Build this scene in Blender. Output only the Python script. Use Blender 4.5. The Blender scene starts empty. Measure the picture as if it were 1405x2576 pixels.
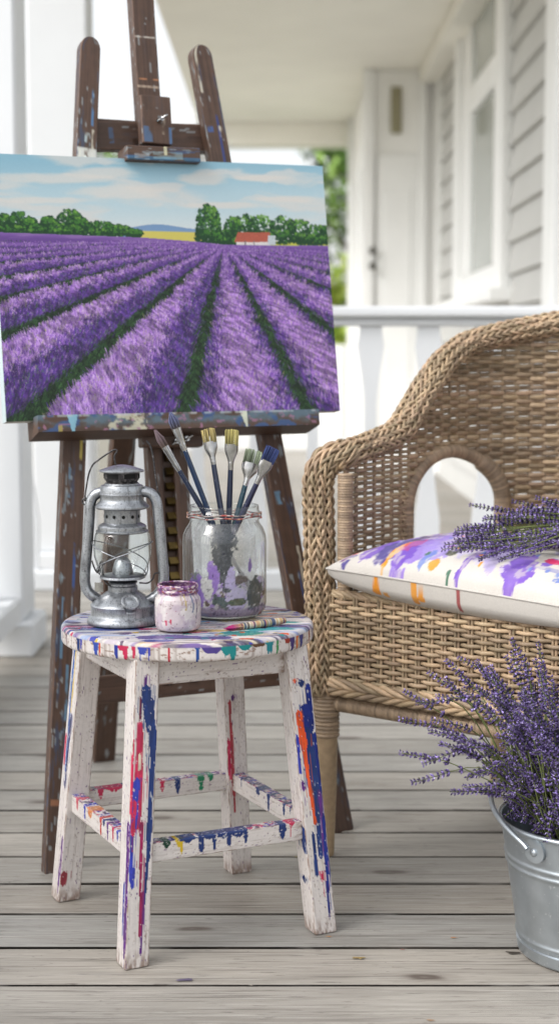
import bpy, math, random
import numpy as np
PI = math.pi
rng = np.random.default_rng(7)
random.seed(7)
scn = bpy.context.scene
COL = scn.collection

# ------------------------------------------------------------------ camera model (used to measure where things stand)
F_PX, PITCH, EYE = 3900.0, math.radians(5.83), 0.87
def ray(x, y):
    a = (x - 702) / F_PX; b = -(y - 1288) / F_PX
    c, s = math.cos(PITCH), math.sin(PITCH)
    return np.array([a, c + b * s, -s + b * c])
def P(x, y, Y):
    r = ray(x, y); return np.array([0, 0, EYE]) + r * (Y / r[1])
def G(x, y):
    r = ray(x, y); return np.array([0, 0, EYE]) + r * (-EYE / r[2])

# ------------------------------------------------------------------ helpers
def lin(c):
    c = np.asarray(c, float) / 255.0
    return np.where(c <= 0.04045, c / 12.92, ((c + 0.055) / 1.055) ** 2.4)
def vn(x, y, seed=0):
    xi = np.floor(x).astype(np.int64); yi = np.floor(y).astype(np.int64)
    fx = x - xi; fy = y - yi
    fx = fx * fx * (3 - 2 * fx); fy = fy * fy * (3 - 2 * fy)
    def h(i, j):
        n = (i * 374761393 + j * 668265263 + seed * 974634777) & 0x7fffffff
        n = ((n ^ (n >> 13)) * 1274126177) & 0x7fffffff
        n = n ^ (n >> 16)
        return (n & 0xffff) / 65535.0
    return (h(xi, yi) * (1 - fx) + h(xi + 1, yi) * fx) * (1 - fy) + (h(xi, yi + 1) * (1 - fx) + h(xi + 1, yi + 1) * fx) * fy
def fbm(x, y, seed=0, o=4):
    a = 0.5; t = 0; s = 0
    for k in range(o):
        t = t + a * vn(x * 2 ** k, y * 2 ** k, seed + k * 17); s += a; a *= 0.5
    return t / s
def sstep(a, b, x):
    t = np.clip((x - a) / (b - a), 0, 1); return t * t * (3 - 2 * t)
def mix(base, col, m):
    m = np.asarray(m)[..., None]; return base * (1 - m) + np.asarray(col, float) * m

class MB:
    """collects shapes and links them as ONE mesh object"""
    def __init__(s): s.v = []; s.f = []; s.c = []; s.n = 0; s.mi = []; s.a = []
    def add(s, v, f, c=None, alpha=None):
        v = np.asarray(v, float).reshape(-1, 3); f = np.asarray(f, np.int64)
        s.v.append(v); s.f.append(f + s.n); s.n += len(v)
        if c is None: c = np.full((len(v), 3), 255.0)
        c = np.asarray(c, float)
        if c.ndim == 1: c = np.tile(c, (len(v), 1))
        s.c.append(c.reshape(-1, 3))
        s.a.append(np.ones(len(v)) if alpha is None else np.asarray(alpha, float).reshape(-1))
        return s
    def grid(s, v, c=None, cu=False, cv=False, alpha=None):
        n, m = v.shape[:2]
        i = np.arange(n if cu else n - 1)[:, None]; j = np.arange(m if cv else m - 1)[None, :]
        i2 = (i + 1) % n; j2 = (j + 1) % m
        f = np.stack([i * m + j + 0 * i2, i * m + j2 + 0 * i2, i2 * m + j2, i2 * m + j], -1).reshape(-1, 4)
        return s.add(v, f, None if c is None else np.asarray(c).reshape(-1, 3), alpha)
    def tube(s, path, r, sides=6, col=None, ref=None, ry=None, cap=True, closed=False):
        p = np.asarray(path, float); n = len(p)
        r = np.broadcast_to(np.asarray(r, float), (n,)); ry_ = r if ry is None else np.broadcast_to(np.asarray(ry, float), (n,))
        if closed: t = np.roll(p, -1, 0) - np.roll(p, 1, 0)
        else: t = np.gradient(p, axis=0)
        t = t / (np.linalg.norm(t, axis=1, keepdims=True) + 1e-12)
        if ref is not None:
            ref = np.asarray(ref, float); n1 = ref - t * (t @ ref)[:, None]
        else:
            n1 = np.zeros_like(p); a = np.array([0, 0, 1.0]) if abs(t[0, 2]) < .8 else np.array([1.0, 0, 0])
            a = a - t[0] * (a @ t[0])
            for k in range(n):
                a = a - t[k] * (a @ t[k]); a = a / (np.sqrt(a @ a) + 1e-12); n1[k] = a
        n1 = n1 / (np.linalg.norm(n1, axis=1, keepdims=True) + 1e-12)
        n2 = np.cross(t, n1)
        th = np.arange(sides) * 2 * PI / sides
        v = p[:, None] + n1[:, None] * (np.cos(th)[None, :, None] * r[:, None, None]) + n2[:, None] * (np.sin(th)[None, :, None] * ry_[:, None, None])
        c = None
        if col is not None:
            col = np.asarray(col, float); c = np.tile(col, (n, sides, 1)) if col.ndim == 1 else np.repeat(col[:, None], sides, 1)
        base = s.n
        s.grid(v, c, cu=closed, cv=True)
        if cap and not closed:
            for e in (0, n - 1):
                cc = None if c is None else np.vstack([c[e], c[e, :1]])
                vv = np.vstack([v[e], p[e]]); k = np.arange(sides)
                tri = np.stack([k, (k + 1) % sides, np.full(sides, sides), np.full(sides, sides)], -1)
                s.add(vv, tri[:, [0, 1, 2, 2]], cc)
        return s
    def lathe(s, prof, n=48, col=None, c=(0, 0, 0)):
        prof = np.asarray(prof, float); th = np.arange(n) * 2 * PI / n
        v = np.stack([prof[:, 0, None] * np.cos(th) + c[0], prof[:, 0, None] * np.sin(th) + c[1], np.repeat(prof[:, 1, None], n, 1) + c[2]], -1)
        cc = None if col is None else (np.tile(np.asarray(col, float), (len(prof), n, 1)) if np.ndim(col) == 1 else col)
        return s.grid(v, cc, cv=True)
    def box(s, lo, hi, col=None, bev=0):
        lo = np.asarray(lo, float); hi = np.asarray(hi, float)
        if bev <= 0:
            v = np.array([[x, y, z] for x in (lo[0], hi[0]) for y in (lo[1], hi[1]) for z in (lo[2], hi[2])])
            f = [[0, 1, 3, 2], [4, 6, 7, 5], [0, 4, 5, 1], [2, 3, 7, 6], [0, 2, 6, 4], [1, 5, 7, 3]]
            return s.add(v, f, col)
        b = min(bev, *(0.45 * (hi - lo)))
        vs = []; idx = {}
        for ix in (0, 1):
            for iy in (0, 1):
                for iz in (0, 1):
                    for ax in range(3):
                        q = [ (lo, hi)[i][k] for k, i in enumerate((ix, iy, iz)) ]
                        for k in range(3):
                            if k != ax: q[k] += b if (ix, iy, iz)[k] == 0 else -b
                        idx[(ix, iy, iz, ax)] = len(vs); vs.append(q)
        f = []
        for ax in range(3):
            o = [k for k in range(3) if k != ax]
            for sd in (0, 1):
                q = []
                for (m, n_) in ((0, 0), (1, 0), (1, 1), (0, 1)):
                    k3 = [0, 0, 0]; k3[ax] = sd; k3[o[0]] = m; k3[o[1]] = n_; q.append(idx[(*k3, ax)])
                f.append(q)
            for m in (0, 1):
                for n_ in (0, 1):
                    k1 = [0, 0, 0]; k1[o[0]] = m; k1[o[1]] = n_
                    a0 = list(k1); a1 = list(k1); a1[ax] = 1
                    f.append([idx[(*a0, o[0])], idx[(*a1, o[0])], idx[(*a1, o[1])], idx[(*a0, o[1])]])
        for ix in (0, 1):
            for iy in (0, 1):
                for iz in (0, 1):
                    f.append([idx[(ix, iy, iz, 0)], idx[(ix, iy, iz, 1)], idx[(ix, iy, iz, 2)], idx[(ix, iy, iz, 2)]])
        return s.add(vs, f, col)
    def build(s, name, m, parent=None, smooth=True, M=None, alpha=False, fix=False):
        v = np.vstack(s.v)
        if M is not None: v = v @ M[:3, :3].T + M[:3, 3]
        f = np.vstack([np.asarray(q).reshape(-1, 4) for q in s.f]); c = np.vstack(s.c)
        tri = f[:, 2] == f[:, 3]
        cnt = np.where(tri, 3, 4)
        mask = np.ones(f.shape, bool); mask[tri, 3] = False
        loops = f[mask]
        me = bpy.data.meshes.new(name)
        me.vertices.add(len(v)); me.vertices.foreach_set('co', v.ravel())
        me.loops.add(len(loops)); me.loops.foreach_set('vertex_index', loops.astype(np.int32))
        me.polygons.add(len(f)); st = np.concatenate([[0], np.cumsum(cnt)[:-1]])
        me.polygons.foreach_set('loop_start', st.astype(np.int32))
        me.polygons.foreach_set('use_smooth', np.full(len(f), smooth))
        me.update(calc_edges=True); 
        at = me.color_attributes.new('Col', 'FLOAT_COLOR', 'POINT')
        rgba = np.concatenate([lin(c) * .87, np.concatenate(s.a)[:, None]], 1)
        at.data.foreach_set('color', rgba.ravel())
        if fix:
            import bmesh
            bm = bmesh.new(); bm.from_mesh(me); bmesh.ops.recalc_face_normals(bm, faces=bm.faces); bm.to_mesh(me); bm.free()
        me.materials.append(m)
        o = bpy.data.objects.new(name, me); COL.objects.link(o)
        if parent is not None: o.parent = parent
        return o
def sharp(o, deg=35):
    me = o.data
    import bmesh
    bm = bmesh.new(); bm.from_mesh(me)
    bmesh.ops.recalc_face_normals(bm, faces=bm.faces)
    for e in bm.edges:
        if len(e.link_faces) == 2 and e.calc_face_angle(0) > math.radians(deg): e.smooth = False
    bm.to_mesh(me); bm.free(); return o

def tag(o, label=None, cat=None, group=None, kind=None):
    if label: o['label'] = label
    if cat: o['category'] = cat
    if group: o['group'] = group
    if kind: o['kind'] = kind
    return o
def thing(name, label, cat, loc=(0, 0, 0), rotz=0, group=None):
    o = bpy.data.objects.new(name, None); COL.objects.link(o)
    o.empty_display_size = .05
    o.location = tuple(float(q) for q in loc); o.rotation_euler = (0, 0, rotz)
    return tag(o, label, cat, group)
def smooth_path(pts, n=40):
    """Catmull-Rom through the points"""
    p = np.asarray(pts, float); p = np.vstack([2 * p[0] - p[1], p, 2 * p[-1] - p[-2]])
    out = []; k = len(p) - 3; t_all = np.linspace(0, k, n)
    for t in t_all:
        i = min(int(t), k - 1); t = t - i
        a, b, c, d = p[i:i + 4]
        out.append(.5 * (2 * b + (c - a) * t + (2 * a - 5 * b + 4 * c - d) * t * t + (3 * b - a - 3 * c + d) * t ** 3))
    return np.array(out)

# ------------------------------------------------------------------ materials
def material(name, base=(200, 200, 200), rough=.5, metal=0., attr=False, var=(30, .12), stretch=(1, 1, 1), bump=None, bstretch=None, spec=.5, coat=0., dirt=None, sheen=0., alpha=False, trans=0., ao=0.):
    m = bpy.data.materials.new(name); m.use_nodes = True
    nt = m.node_tree; N = nt.nodes; L = nt.links; b = N['Principled BSDF']
    b.inputs['Roughness'].default_value = rough; b.inputs['Metallic'].default_value = metal
    b.inputs['Specular IOR Level'].default_value = spec; b.inputs['Coat Weight'].default_value = coat
    b.inputs['Coat Roughness'].default_value = .15
    if sheen: b.inputs['Sheen Weight'].default_value = sheen
    if trans:
        b.inputs['Subsurface Weight'].default_value = 0
    tc = N.new('ShaderNodeTexCoord')
    def mapped(st):
        mp = N.new('ShaderNodeMapping'); mp.inputs['Scale'].default_value = st; L.new(tc.outputs['Object'], mp.inputs[0]); return mp.outputs[0]
    def noise(scale, st, detail=5):
        n = N.new('ShaderNodeTexNoise'); n.inputs['Scale'].default_value = scale; n.inputs['Detail'].default_value = detail
        L.new(mapped(st), n.inputs['Vector']); return n.outputs['Fac']
    if attr:
        a = N.new('ShaderNodeAttribute'); a.attribute_name = 'Col'; colr = a.outputs['Color']
    else:
        r_ = N.new('ShaderNodeRGB'); q = lin(base); r_.outputs[0].default_value = (*q, 1); colr = r_.outputs[0]
    if var:
        mr = N.new('ShaderNodeMapRange'); mr.inputs[1].default_value = .3; mr.inputs[2].default_value = .7
        mr.inputs[3].default_value = 1 - var[1]; mr.inputs[4].default_value = 1 + var[1]
        L.new(noise(var[0], stretch), mr.inputs[0])
        mx = N.new('ShaderNodeVectorMath'); mx.operation = 'SCALE'
        L.new(colr, mx.inputs[0]); L.new(mr.outputs[0], mx.inputs['Scale']); colr = mx.outputs[0]
    if dirt:
        for (sc, st, lo, hi, dc, amt) in dirt:
            rp = N.new('ShaderNodeMapRange'); rp.inputs[1].default_value = lo; rp.inputs[2].default_value = hi
            rp.inputs[3].default_value = 0; rp.inputs[4].default_value = amt
            L.new(noise(sc, st, 8), rp.inputs[0])
            mm = N.new('ShaderNodeMix'); mm.data_type = 'RGBA'
            L.new(rp.outputs[0], mm.inputs[0]); L.new(colr, mm.inputs[6]); mm.inputs[7].default_value = (*lin(dc), 1); colr = mm.outputs[2]
    L.new(colr, b.inputs['Base Color'])
    if bump:
        bn = N.new('ShaderNodeBump'); bn.inputs['Strength'].default_value = bump[1]; bn.inputs['Distance'].default_value = bump[2] if len(bump) > 2 else .002
        L.new(noise(bump[0], bstretch or (1, 1, 1), 4), bn.inputs['Height']); L.new(bn.outputs[0], b.inputs['Normal'])
    if ao:  # crevices darkened in the base colour: grime and painted shade together
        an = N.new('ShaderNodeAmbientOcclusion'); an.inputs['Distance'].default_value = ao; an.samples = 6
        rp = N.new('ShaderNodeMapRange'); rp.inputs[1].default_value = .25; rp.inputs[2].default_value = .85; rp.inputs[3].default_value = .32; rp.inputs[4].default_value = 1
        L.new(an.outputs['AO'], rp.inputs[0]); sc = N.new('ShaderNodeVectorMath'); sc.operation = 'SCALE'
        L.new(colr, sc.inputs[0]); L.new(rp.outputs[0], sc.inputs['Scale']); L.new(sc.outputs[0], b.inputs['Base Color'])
    if alpha:
        L.new(a.outputs['Alpha'], b.inputs['Alpha'])
    return m

MAT = {}
MAT['white_paint'] = material('white_paint', (246, 247, 246), .45, var=(3, .03), bump=(60, .05))
MAT['rail_paint'] = material('rail_paint', (219, 222, 225), .5, var=(3, .03), bump=(60, .05))
MAT['ceiling'] = material('ceiling_paint', (248, 246, 238), .6, var=(2, .03))
MAT['siding'] = material('siding_paint', (200, 200, 197), .55, var=(2, .04))
MAT['dark_glass'] = material('window_glass', (168, 175, 172), .08, var=None, spec=.8)
MAT['wall_white'] = material('inner_wall', (252, 252, 250), .6, var=(2, .03))  # plain near-white paint of the inner walls
MAT['black_metal'] = material('black_metal', (84, 82, 76), .4, .6, var=(20, .1))
MAT['stool'] = material('painted_stool', attr=True, rough=.5, var=(220, .05), bump=(500, .25, .001))
def wet(m):
    nt = m.node_tree; N = nt.nodes; L = nt.links; b = N['Principled BSDF']
    a = N.new('ShaderNodeAttribute'); a.attribute_name = 'Col'; sc = N.new('ShaderNodeSeparateColor'); sc.mode = 'HSV'; L.new(a.outputs['Color'], sc.inputs[0])
    mr = N.new('ShaderNodeMapRange'); mr.inputs[1].default_value = .25; mr.inputs[2].default_value = .6; mr.inputs[3].default_value = .55; mr.inputs[4].default_value = .22
    L.new(sc.outputs[1], mr.inputs[0]); L.new(mr.outputs[0], b.inputs['Roughness'])
wet(MAT['stool'])
MAT['easel'] = material('easel_wood', attr=True, rough=.55, var=(60, .10), stretch=(1, 1, 1), bump=(400, .15, .001))
MAT['canvas'] = material('oil_painting', attr=True, rough=.5, var=(900, .06), bump=(700, .22, .001), spec=.35)
MAT['canvas_cloth'] = material('canvas_cloth', (222, 218, 208), .8, var=(300, .05))
MAT['brass'] = material('brass', (112, 94, 54), .35, .9, var=(60, .2))
MAT['steel'] = material('steel', (176, 176, 176), .2, 1., var=(80, .25))
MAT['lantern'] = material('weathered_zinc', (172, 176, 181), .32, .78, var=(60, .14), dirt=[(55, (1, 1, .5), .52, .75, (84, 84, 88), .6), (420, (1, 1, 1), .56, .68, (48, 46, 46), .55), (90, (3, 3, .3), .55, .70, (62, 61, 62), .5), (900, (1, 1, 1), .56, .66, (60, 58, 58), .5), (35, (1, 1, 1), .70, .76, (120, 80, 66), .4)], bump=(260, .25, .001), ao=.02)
MAT['lantern_dark'] = material('sooty_metal', (62, 60, 62), .45, .6, var=(90, .3), dirt=[(160, (1, 1, 1), .5, .62, (140, 138, 138), .5)], bump=(260, .2, .001))
MAT['wicker'] = material('wicker_cane', attr=True, rough=.5, var=(90, .16), bump=(300, .3, .001), spec=.4)
MAT['linen'] = material('painted_linen', attr=True, rough=.85, var=(500, .05), bump=(900, .35, .0008), sheen=.1, spec=.2)
MAT['galv'] = material('galvanised_steel', (176, 184, 190), .34, .82, var=(28, .1), dirt=[(9, (1, 1, .35), .5, .75, (120, 128, 134), .5), (160, (1, 1, 1), .64, .7, (225, 228, 230), .5)], bump=(90, .05, .001))
MAT['lavender'] = material('lavender_flower', attr=True, rough=.75, var=(300, .15), spec=.2)
MAT['bristle'] = material('bristle', attr=True, rough=.8, var=(900, .25), spec=.2)
MAT['lacquer'] = material('lacquered_handle', attr=True, rough=.25, var=(200, .12), coat=.3, dirt=[(420, (1, 1, .5), .68, .72, (190, 195, 205), .7)])
MAT['paint_pot'] = material('pot_paint', attr=True, rough=.35, var=(160, .08), bump=(260, .3, .001), coat=.35)
MAT['jar_paint'] = material('jar_paint', attr=True, rough=.45, var=(160, .1), bump=(200, .3, .001), alpha=True)
MAT['ground'] = material('pale_gravel', (140, 136, 124), .9, var=(1.5, .12))
MAT['gap_shade'] = material('dark_gap_shade', (40, 35, 30), .95)  # dark colour for the deck base, standing in for shade between boards
MAT['grass'] = material('lawn_grass', (92, 112, 46), .9, var=(.8, .3))
MAT['leaf'] = material('tree_leaf', attr=True, rough=.6, var=(4, .15), spec=.3)
MAT['bark'] = material('bark', (84, 72, 58), .9, var=(12, .3), stretch=(1, 1, .2))
def deck_mat():
    m = material('weathered_deck', attr=True, rough=.5, var=(5, .12), stretch=(.5, 2, 1), spec=.5,
        dirt=[(24, (.16, 1.8, 1), .46, .74, (116, 110, 103), .5), (34, (.16, 5, 1), .54, .68, (92, 86, 80), .6), (44, (.2, 6, 1), .54, .68, (204, 200, 193), .45), (110, (.22, 1.6, 1), .62, .70, (70, 63, 57), .6), (9, (.16, 3.0, 1), .55, .8, (190, 184, 176), .35), (3.2, (.8, 2.2, 1), .62, .8, (96, 84, 74), .5), (170, (.6, 1.2, 1), .70, .74, (60, 54, 50), .7)],
        bump=(40, .6, .003), bstretch=(.04, 6, 1))
    nt = m.node_tree; N = nt.nodes; L = nt.links; b = N['Principled BSDF']
    # sparse knots
    tc = N.new('ShaderNodeTexCoord'); mp = N.new('ShaderNodeMapping'); mp.inputs['Scale'].default_value = (1.5, 4.4, 0)
    L.new(tc.outputs['Object'], mp.inputs[0])
    nz = N.new('ShaderNodeTexNoise'); nz.inputs['Scale'].default_value = 9; L.new(tc.outputs['Object'], nz.inputs['Vector'])
    ad = N.new('ShaderNodeVectorMath'); ad.operation = 'MULTIPLY_ADD'; ad.inputs[1].default_value = (.12, .12, 0)
    L.new(nz.outputs['Color'], ad.inputs[0]); L.new(mp.outputs[0], ad.inputs[2])
    vo = N.new('ShaderNodeTexVoronoi'); vo.voronoi_dimensions = '2D'; vo.inputs['Scale'].default_value = 1.; vo.inputs['Randomness'].default_value = .9
    L.new(ad.outputs[0], vo.inputs['Vector'])
    w = N.new('ShaderNodeMath'); w.operation = 'SINE'; mu = N.new('ShaderNodeMath'); mu.operation = 'MULTIPLY'; mu.inputs[1].default_value = 75
    L.new(vo.outputs['Distance'], mu.inputs[0]); L.new(mu.outputs[0], w.inputs[0])
    mr = N.new('ShaderNodeMapRange'); mr.inputs[1].default_value = .03; mr.inputs[2].default_value = .10; mr.inputs[3].default_value = .9; mr.inputs[4].default_value = 0.
    L.new(vo.outputs['Distance'], mr.inputs[0])
    wr = N.new('ShaderNodeMapRange'); wr.inputs[1].default_value = -1; wr.inputs[2].default_value = 1; wr.inputs[3].default_value = .35; wr.inputs[4].default_value = 1.
    L.new(w.outputs[0], wr.inputs[0])
    ml = N.new('ShaderNodeMath'); ml.operation = 'MULTIPLY'; L.new(mr.outputs[0], ml.inputs[0]); L.new(wr.outputs[0], ml.inputs[1])
    sp_ = N.new('ShaderNodeSeparateColor'); L.new(vo.outputs['Color'], sp_.inputs[0]); gt = N.new('ShaderNodeMath'); gt.operation = 'GREATER_THAN'; gt.inputs[1].default_value = .3
    L.new(sp_.outputs[0], gt.inputs[0]); m2 = N.new('ShaderNodeMath'); m2.operation = 'MULTIPLY'; L.new(ml.outputs[0], m2.inputs[0]); L.new(gt.outputs[0], m2.inputs[1]); ml = m2
    src = b.inputs['Base Color'].links[0].from_socket
    mm = N.new('ShaderNodeMix'); mm.data_type = 'RGBA'; L.new(ml.outputs[0], mm.inputs[0]); L.new(src, mm.inputs[6]); mm.inputs[7].default_value = (*lin((84, 72, 64)), 1)
    L.new(mm.outputs[2], b.inputs['Base Color'])
    return m
MAT['deck'] = deck_mat()
def glass_mat(name, tint, edge, gl=.9):
    m = bpy.data.materials.new(name); m.use_nodes = True; nt = m.node_tree; N = nt.nodes; L = nt.links
    N.remove(N['Principled BSDF']); out = N['Material Output']
    tr = N.new('ShaderNodeBsdfTransparent'); gs = N.new('ShaderNodeBsdfGlossy'); gs.inputs['Roughness'].default_value = .03
    gs.inputs['Color'].default_value = (gl, gl, gl, 1)
    lw = N.new('ShaderNodeLayerWeight'); lw.inputs['Blend'].default_value = .5
    cr = N.new('ShaderNodeValToRGB'); cr.color_ramp.elements[0].position = .6; cr.color_ramp.elements[0].color = (*tint, 1)
    cr.color_ramp.elements[1].position = 1.; cr.color_ramp.elements[1].color = (*edge, 1)
    L.new(lw.outputs['Facing'], cr.inputs[0]); L.new(cr.outputs[0], tr.inputs[0])
    pw = N.new('ShaderNodeMath'); pw.operation = 'POWER'; pw.inputs[1].default_value = 4.0; L.new(lw.outputs['Facing'], pw.inputs[0])
    fr = N.new('ShaderNodeMath'); fr.operation = 'MULTIPLY_ADD'; fr.inputs[1].default_value = .7; fr.inputs[2].default_value = .05; L.new(pw.outputs[0], fr.inputs[0])
    nz = N.new('ShaderNodeTexNoise'); nz.inputs['Scale'].default_value = 14; tc = N.new('ShaderNodeTexCoord'); L.new(tc.outputs['Object'], nz.inputs['Vector'])
    bp = N.new('ShaderNodeBump'); bp.inputs['Strength'].default_value = .12; bp.inputs['Distance'].default_value = .01
    L.new(nz.outputs['Fac'], bp.inputs['Height']); L.new(bp.outputs[0], gs.inputs['Normal'])
    mx = N.new('ShaderNodeMixShader'); L.new(fr.outputs[0], mx.inputs[0]); L.new(tr.outputs[0], mx.inputs[1]); L.new(gs.outputs[0], mx.inputs[2])
    L.new(mx.outputs[0], out.inputs[0]); return m
MAT['glass'] = glass_mat('clear_glass', (.93, .95, .94), (.30, .32, .32))

# ------------------------------------------------------------------ SETTING
def setting():
    mb = MB(); mb.add([[-300, -60, -.36], [300, -60, -.36], [300, 500, -.36], [-300, 500, -.36]], [[0, 1, 2, 3]])
    tag(mb.build('ground', MAT['ground'], smooth=False), kind='structure')
    mb = MB(); mb.add([[-.9, 15.5, -.34], [60, 15.5, -.34], [60, 200, -.34], [-.9, 200, -.34]], [[0, 1, 2, 3]])
    tag(mb.build('lawn', MAT['grass'], smooth=False), kind='structure')
    # deck boards run across the view
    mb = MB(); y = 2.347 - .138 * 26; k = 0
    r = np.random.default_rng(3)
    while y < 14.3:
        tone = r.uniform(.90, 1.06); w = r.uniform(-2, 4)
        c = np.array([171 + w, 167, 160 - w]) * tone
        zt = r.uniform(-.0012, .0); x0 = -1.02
        mb.box((-1.02, y + .0055, -.03), (3.2, y + .1325, zt - .0022), (36, 31, 27))  # board body coloured dark, so its sides paint the shade in the gaps
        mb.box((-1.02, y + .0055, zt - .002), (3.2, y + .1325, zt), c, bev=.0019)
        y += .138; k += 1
    # dry paint splashes on the boards
    for (px, py, rr, c) in ((460, 2466, .013, (92, 78, 130)), (825, 2357, .005, (206, 140, 60)), (905, 2411, .012, (176, 150, 90)), (745, 2157, .005, (200, 180, 70)), (1285, 2398, .012, (70, 62, 54)), (180, 2368, .004, (120, 110, 100)), (1140, 2360, .006, (190, 130, 70)), (630, 2480, .004, (200, 190, 180)), (1010, 2390, .004, (150, 90, 80)), (1083, 2568, .007, (178, 140, 100)), (110, 2640, .006, (200, 190, 170))):
        g = G(px, py); th = np.linspace(0, 2 * PI, 13)[:-1]
        rad = rr * .55 * (1 + .6 * r.uniform(-1, 1, 12))
        v = np.stack([g[0] + rad * np.cos(th) * 1.5, g[1] + rad * np.sin(th) * .6, np.full(12, .0012)], -1)
        v = np.vstack([v, [g[0], g[1], .0016]]); kk = np.arange(12)
        mb.add(v, np.stack([kk, (kk + 1) % 12, np.full(12, 12), np.full(12, 12)], -1), c)
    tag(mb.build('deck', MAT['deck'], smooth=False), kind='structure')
    mb = MB(); mb.box((-1.03, -1.3, -.36), (3.2, 14.35, -.036)); tag(mb.build('deck_base', MAT['gap_shade'], smooth=False), kind='structure')
    # porch roof: underside, edge beams
    rf = thing('porch_ceiling', 'cream painted flat porch ceiling with a beam across its far end', 'ceiling', (0, 9, 2.9))
    def at(n, lo, hi, m, p=rf, off=(0, 9, 2.9), bev=.008):
        q = MB(); q.box(np.array(lo) - off, np.array(hi) - off, bev=bev); return sharp(q.build(n, m, p))
    at('ceiling_panel', (-.72, 4.2, 2.9), (1.3, 14.25, 3.0), MAT['ceiling'])
    at('beam', (-.72, 13.95, 2.70), (.64, 14.2, 2.897), MAT['ceiling'])
    at('moulding', (1.0, 6.6, 2.80), (1.155, 11.38, 2.897), MAT['ceiling'])
    # columns
    def column(x0, x1, y0, y1, lab, plinth):
        t = thing('porch_column', lab, 'column', ((x0 + x1) / 2, (y0 + y1) / 2, 0), group='white square columns along the open side of the porch')
        o = np.array(((x0 + x1) / 2, (y0 + y1) / 2, 0))
        at('shaft', (x0, y0, .1 if plinth else 0), (x1, y1, 2.98), MAT['rail_paint'], t, o)
        if plinth: at('plinth', (x0 - .03, y0 - .03, 0), (x1 + .03, y1 + .03, .1), MAT['rail_paint'], t, o)
        at('capital', (x0 - .03, y0 - .03, 2.78), (x1 + .03, y1 + .03, 2.895), MAT['rail_paint'], t, o)
        return t, o
    column(-.955, -.735, 4.42, 4.62, 'nearest white porch column at the left edge, beside the bright gap', True)
    column(-.955, -.725, 6.0, 6.2, 'wide white porch column behind the left upright of the easel', True)
    t, o = column(-.95, -.735, 13.8, 14.05, 'farthest white porch column, seen behind the central mast of the easel', False)
    q = MB()
    pr = [(-.735, 2.70), (-.735, 2.30), (-.70, 2.42), (-.62, 2.55), (-.50, 2.62), (-.42, 2.70)]
    n = len(pr); v = [[x, yy, z] for yy in (13.9, 13.95) for x, z in pr]
    f = [[i, (i + 1) % n, (i + 1) % n + n, i + n] for i in range(n)] + [[0, i, i + 1, i + 1] for i in range(1, n - 1)] + [[n, n + i + 1, n + i, n + i] for i in range(1, n - 1)]
    q.add(np.array(v) - o, f); sharp(q.build('bracket', MAT['rail_paint'], t))
    # railing across the deck
    def baluster(m4):
        zz = np.array([.172, .28, .34, .42, .50, .72, .80, .86, .905, .925, .957]); hw = np.array([.036, .040, .040, .028, .019, .019, .028, .038, .044, .036, .036])
        zs = np.linspace(.172, .957, 40); hs = np.interp(zs, zz, hw)
        q = MB(); th = .011
        ring = np.stack([np.stack([-hs, 0 * zs - th, zs], -1), np.stack([hs, 0 * zs - th, zs], -1), np.stack([hs, 0 * zs + th, zs], -1), np.stack([-hs, 0 * zs + th, zs], -1)], 1)
        q.grid(ring, cv=True); return q
    rl = thing('porch_railing', 'white wooden railing with shaped flat balusters running behind the wicker chair', 'railing', (.5, 5.0, 0))
    off = np.array((.5, 5.0, 0))
    at('top_rail', (-.95, 4.94, .985), (3.0, 5.06, 1.02), MAT['rail_paint'], rl, off)
    at('sub_rail', (-.95, 4.97, .957), (3.0, 5.03, .983), MAT['rail_paint'], rl, off)
    at('bottom_rail', (-.95, 4.96, .105), (3.0, 5.04, .172), MAT['rail_paint'], rl, off)
    for x in (-.86, 1.55, 2.9):
        at('foot_block', (x - .03, 4.97, 0), (x + .03, 5.03, .103), MAT['rail_paint'], rl, off)
    proto = None
    for k in range(22):
        x = .292 - .185 * 6 + .185 * k
        if proto is None:
            proto = sharp(baluster(None).build('baluster', MAT['rail_paint'], rl)); b = proto
        else:
            b = proto.copy(); COL.objects.link(b); b.parent = rl
        b.location = (x - .5, 0, 0)
    rl = thing('side_railing', 'white railing along the open left side, with shaped balusters on a low rail', 'railing', (-.84, 3.4, 0))
    off = np.array((-.84, 3.4, 0))
    at('top_rail', (-.90, 1.2, .985), (-.78, 4.41, 1.02), MAT['rail_paint'], rl, off)
    at('bottom_rail', (-.88, 1.2, .105), (-.735, 4.38, .18), MAT['rail_paint'], rl, off)
    for yy in (1.4, 3.0): at('foot_block', (-.87, yy, 0), (-.81, yy + .06, .103), MAT['rail_paint'], rl, off)
    for k in range(17):
        b = proto.copy(); COL.objects.link(b); b.parent = rl; b.rotation_euler = (0, 0, PI / 2); b.location = (.02, -2.05 + .185 * k, .013)
    # house
    h = thing('house', 'pale grey clapboard house wall with white trim on the right side of the porch', 'house', (1.16, 9, 0))
    off = np.array((1.16, 9, 0))
    def siding(y0, y1, z0, z1):
        q = MB(); z = z0
        while z < z1 - .001:
            zt = min(z + .158, z1)
            v = np.array([[1.138, y0, z], [1.138, y1, z], [1.164, y1, zt], [1.164, y0, zt], [1.17, y0, z], [1.17, y1, z]])
            q.add(v - off, [[0, 1, 2, 3], [4, 5, 1, 0]]); z = zt
        return q
    sd = siding(6.75, 7.86, .0, 2.9)
    for (a0, a1, b0, b1) in ((10.02, 11.25, 0, 2.9), (7.86, 10.02, 0, 1.18)):
        z = b0
        while z < b1 - .001:
            zt = min(z + .158, b1)
            v = np.array([[1.138, a0, z], [1.138, a1, z], [1.164, a1, zt], [1.164, a0, zt], [1.17, a0, z], [1.17, a1, z]])
            sd.add(v - off, [[0, 1, 2, 3], [4, 5, 1, 0]]); z = zt
    sd.build('siding', MAT['siding'], h, smooth=False)
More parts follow.
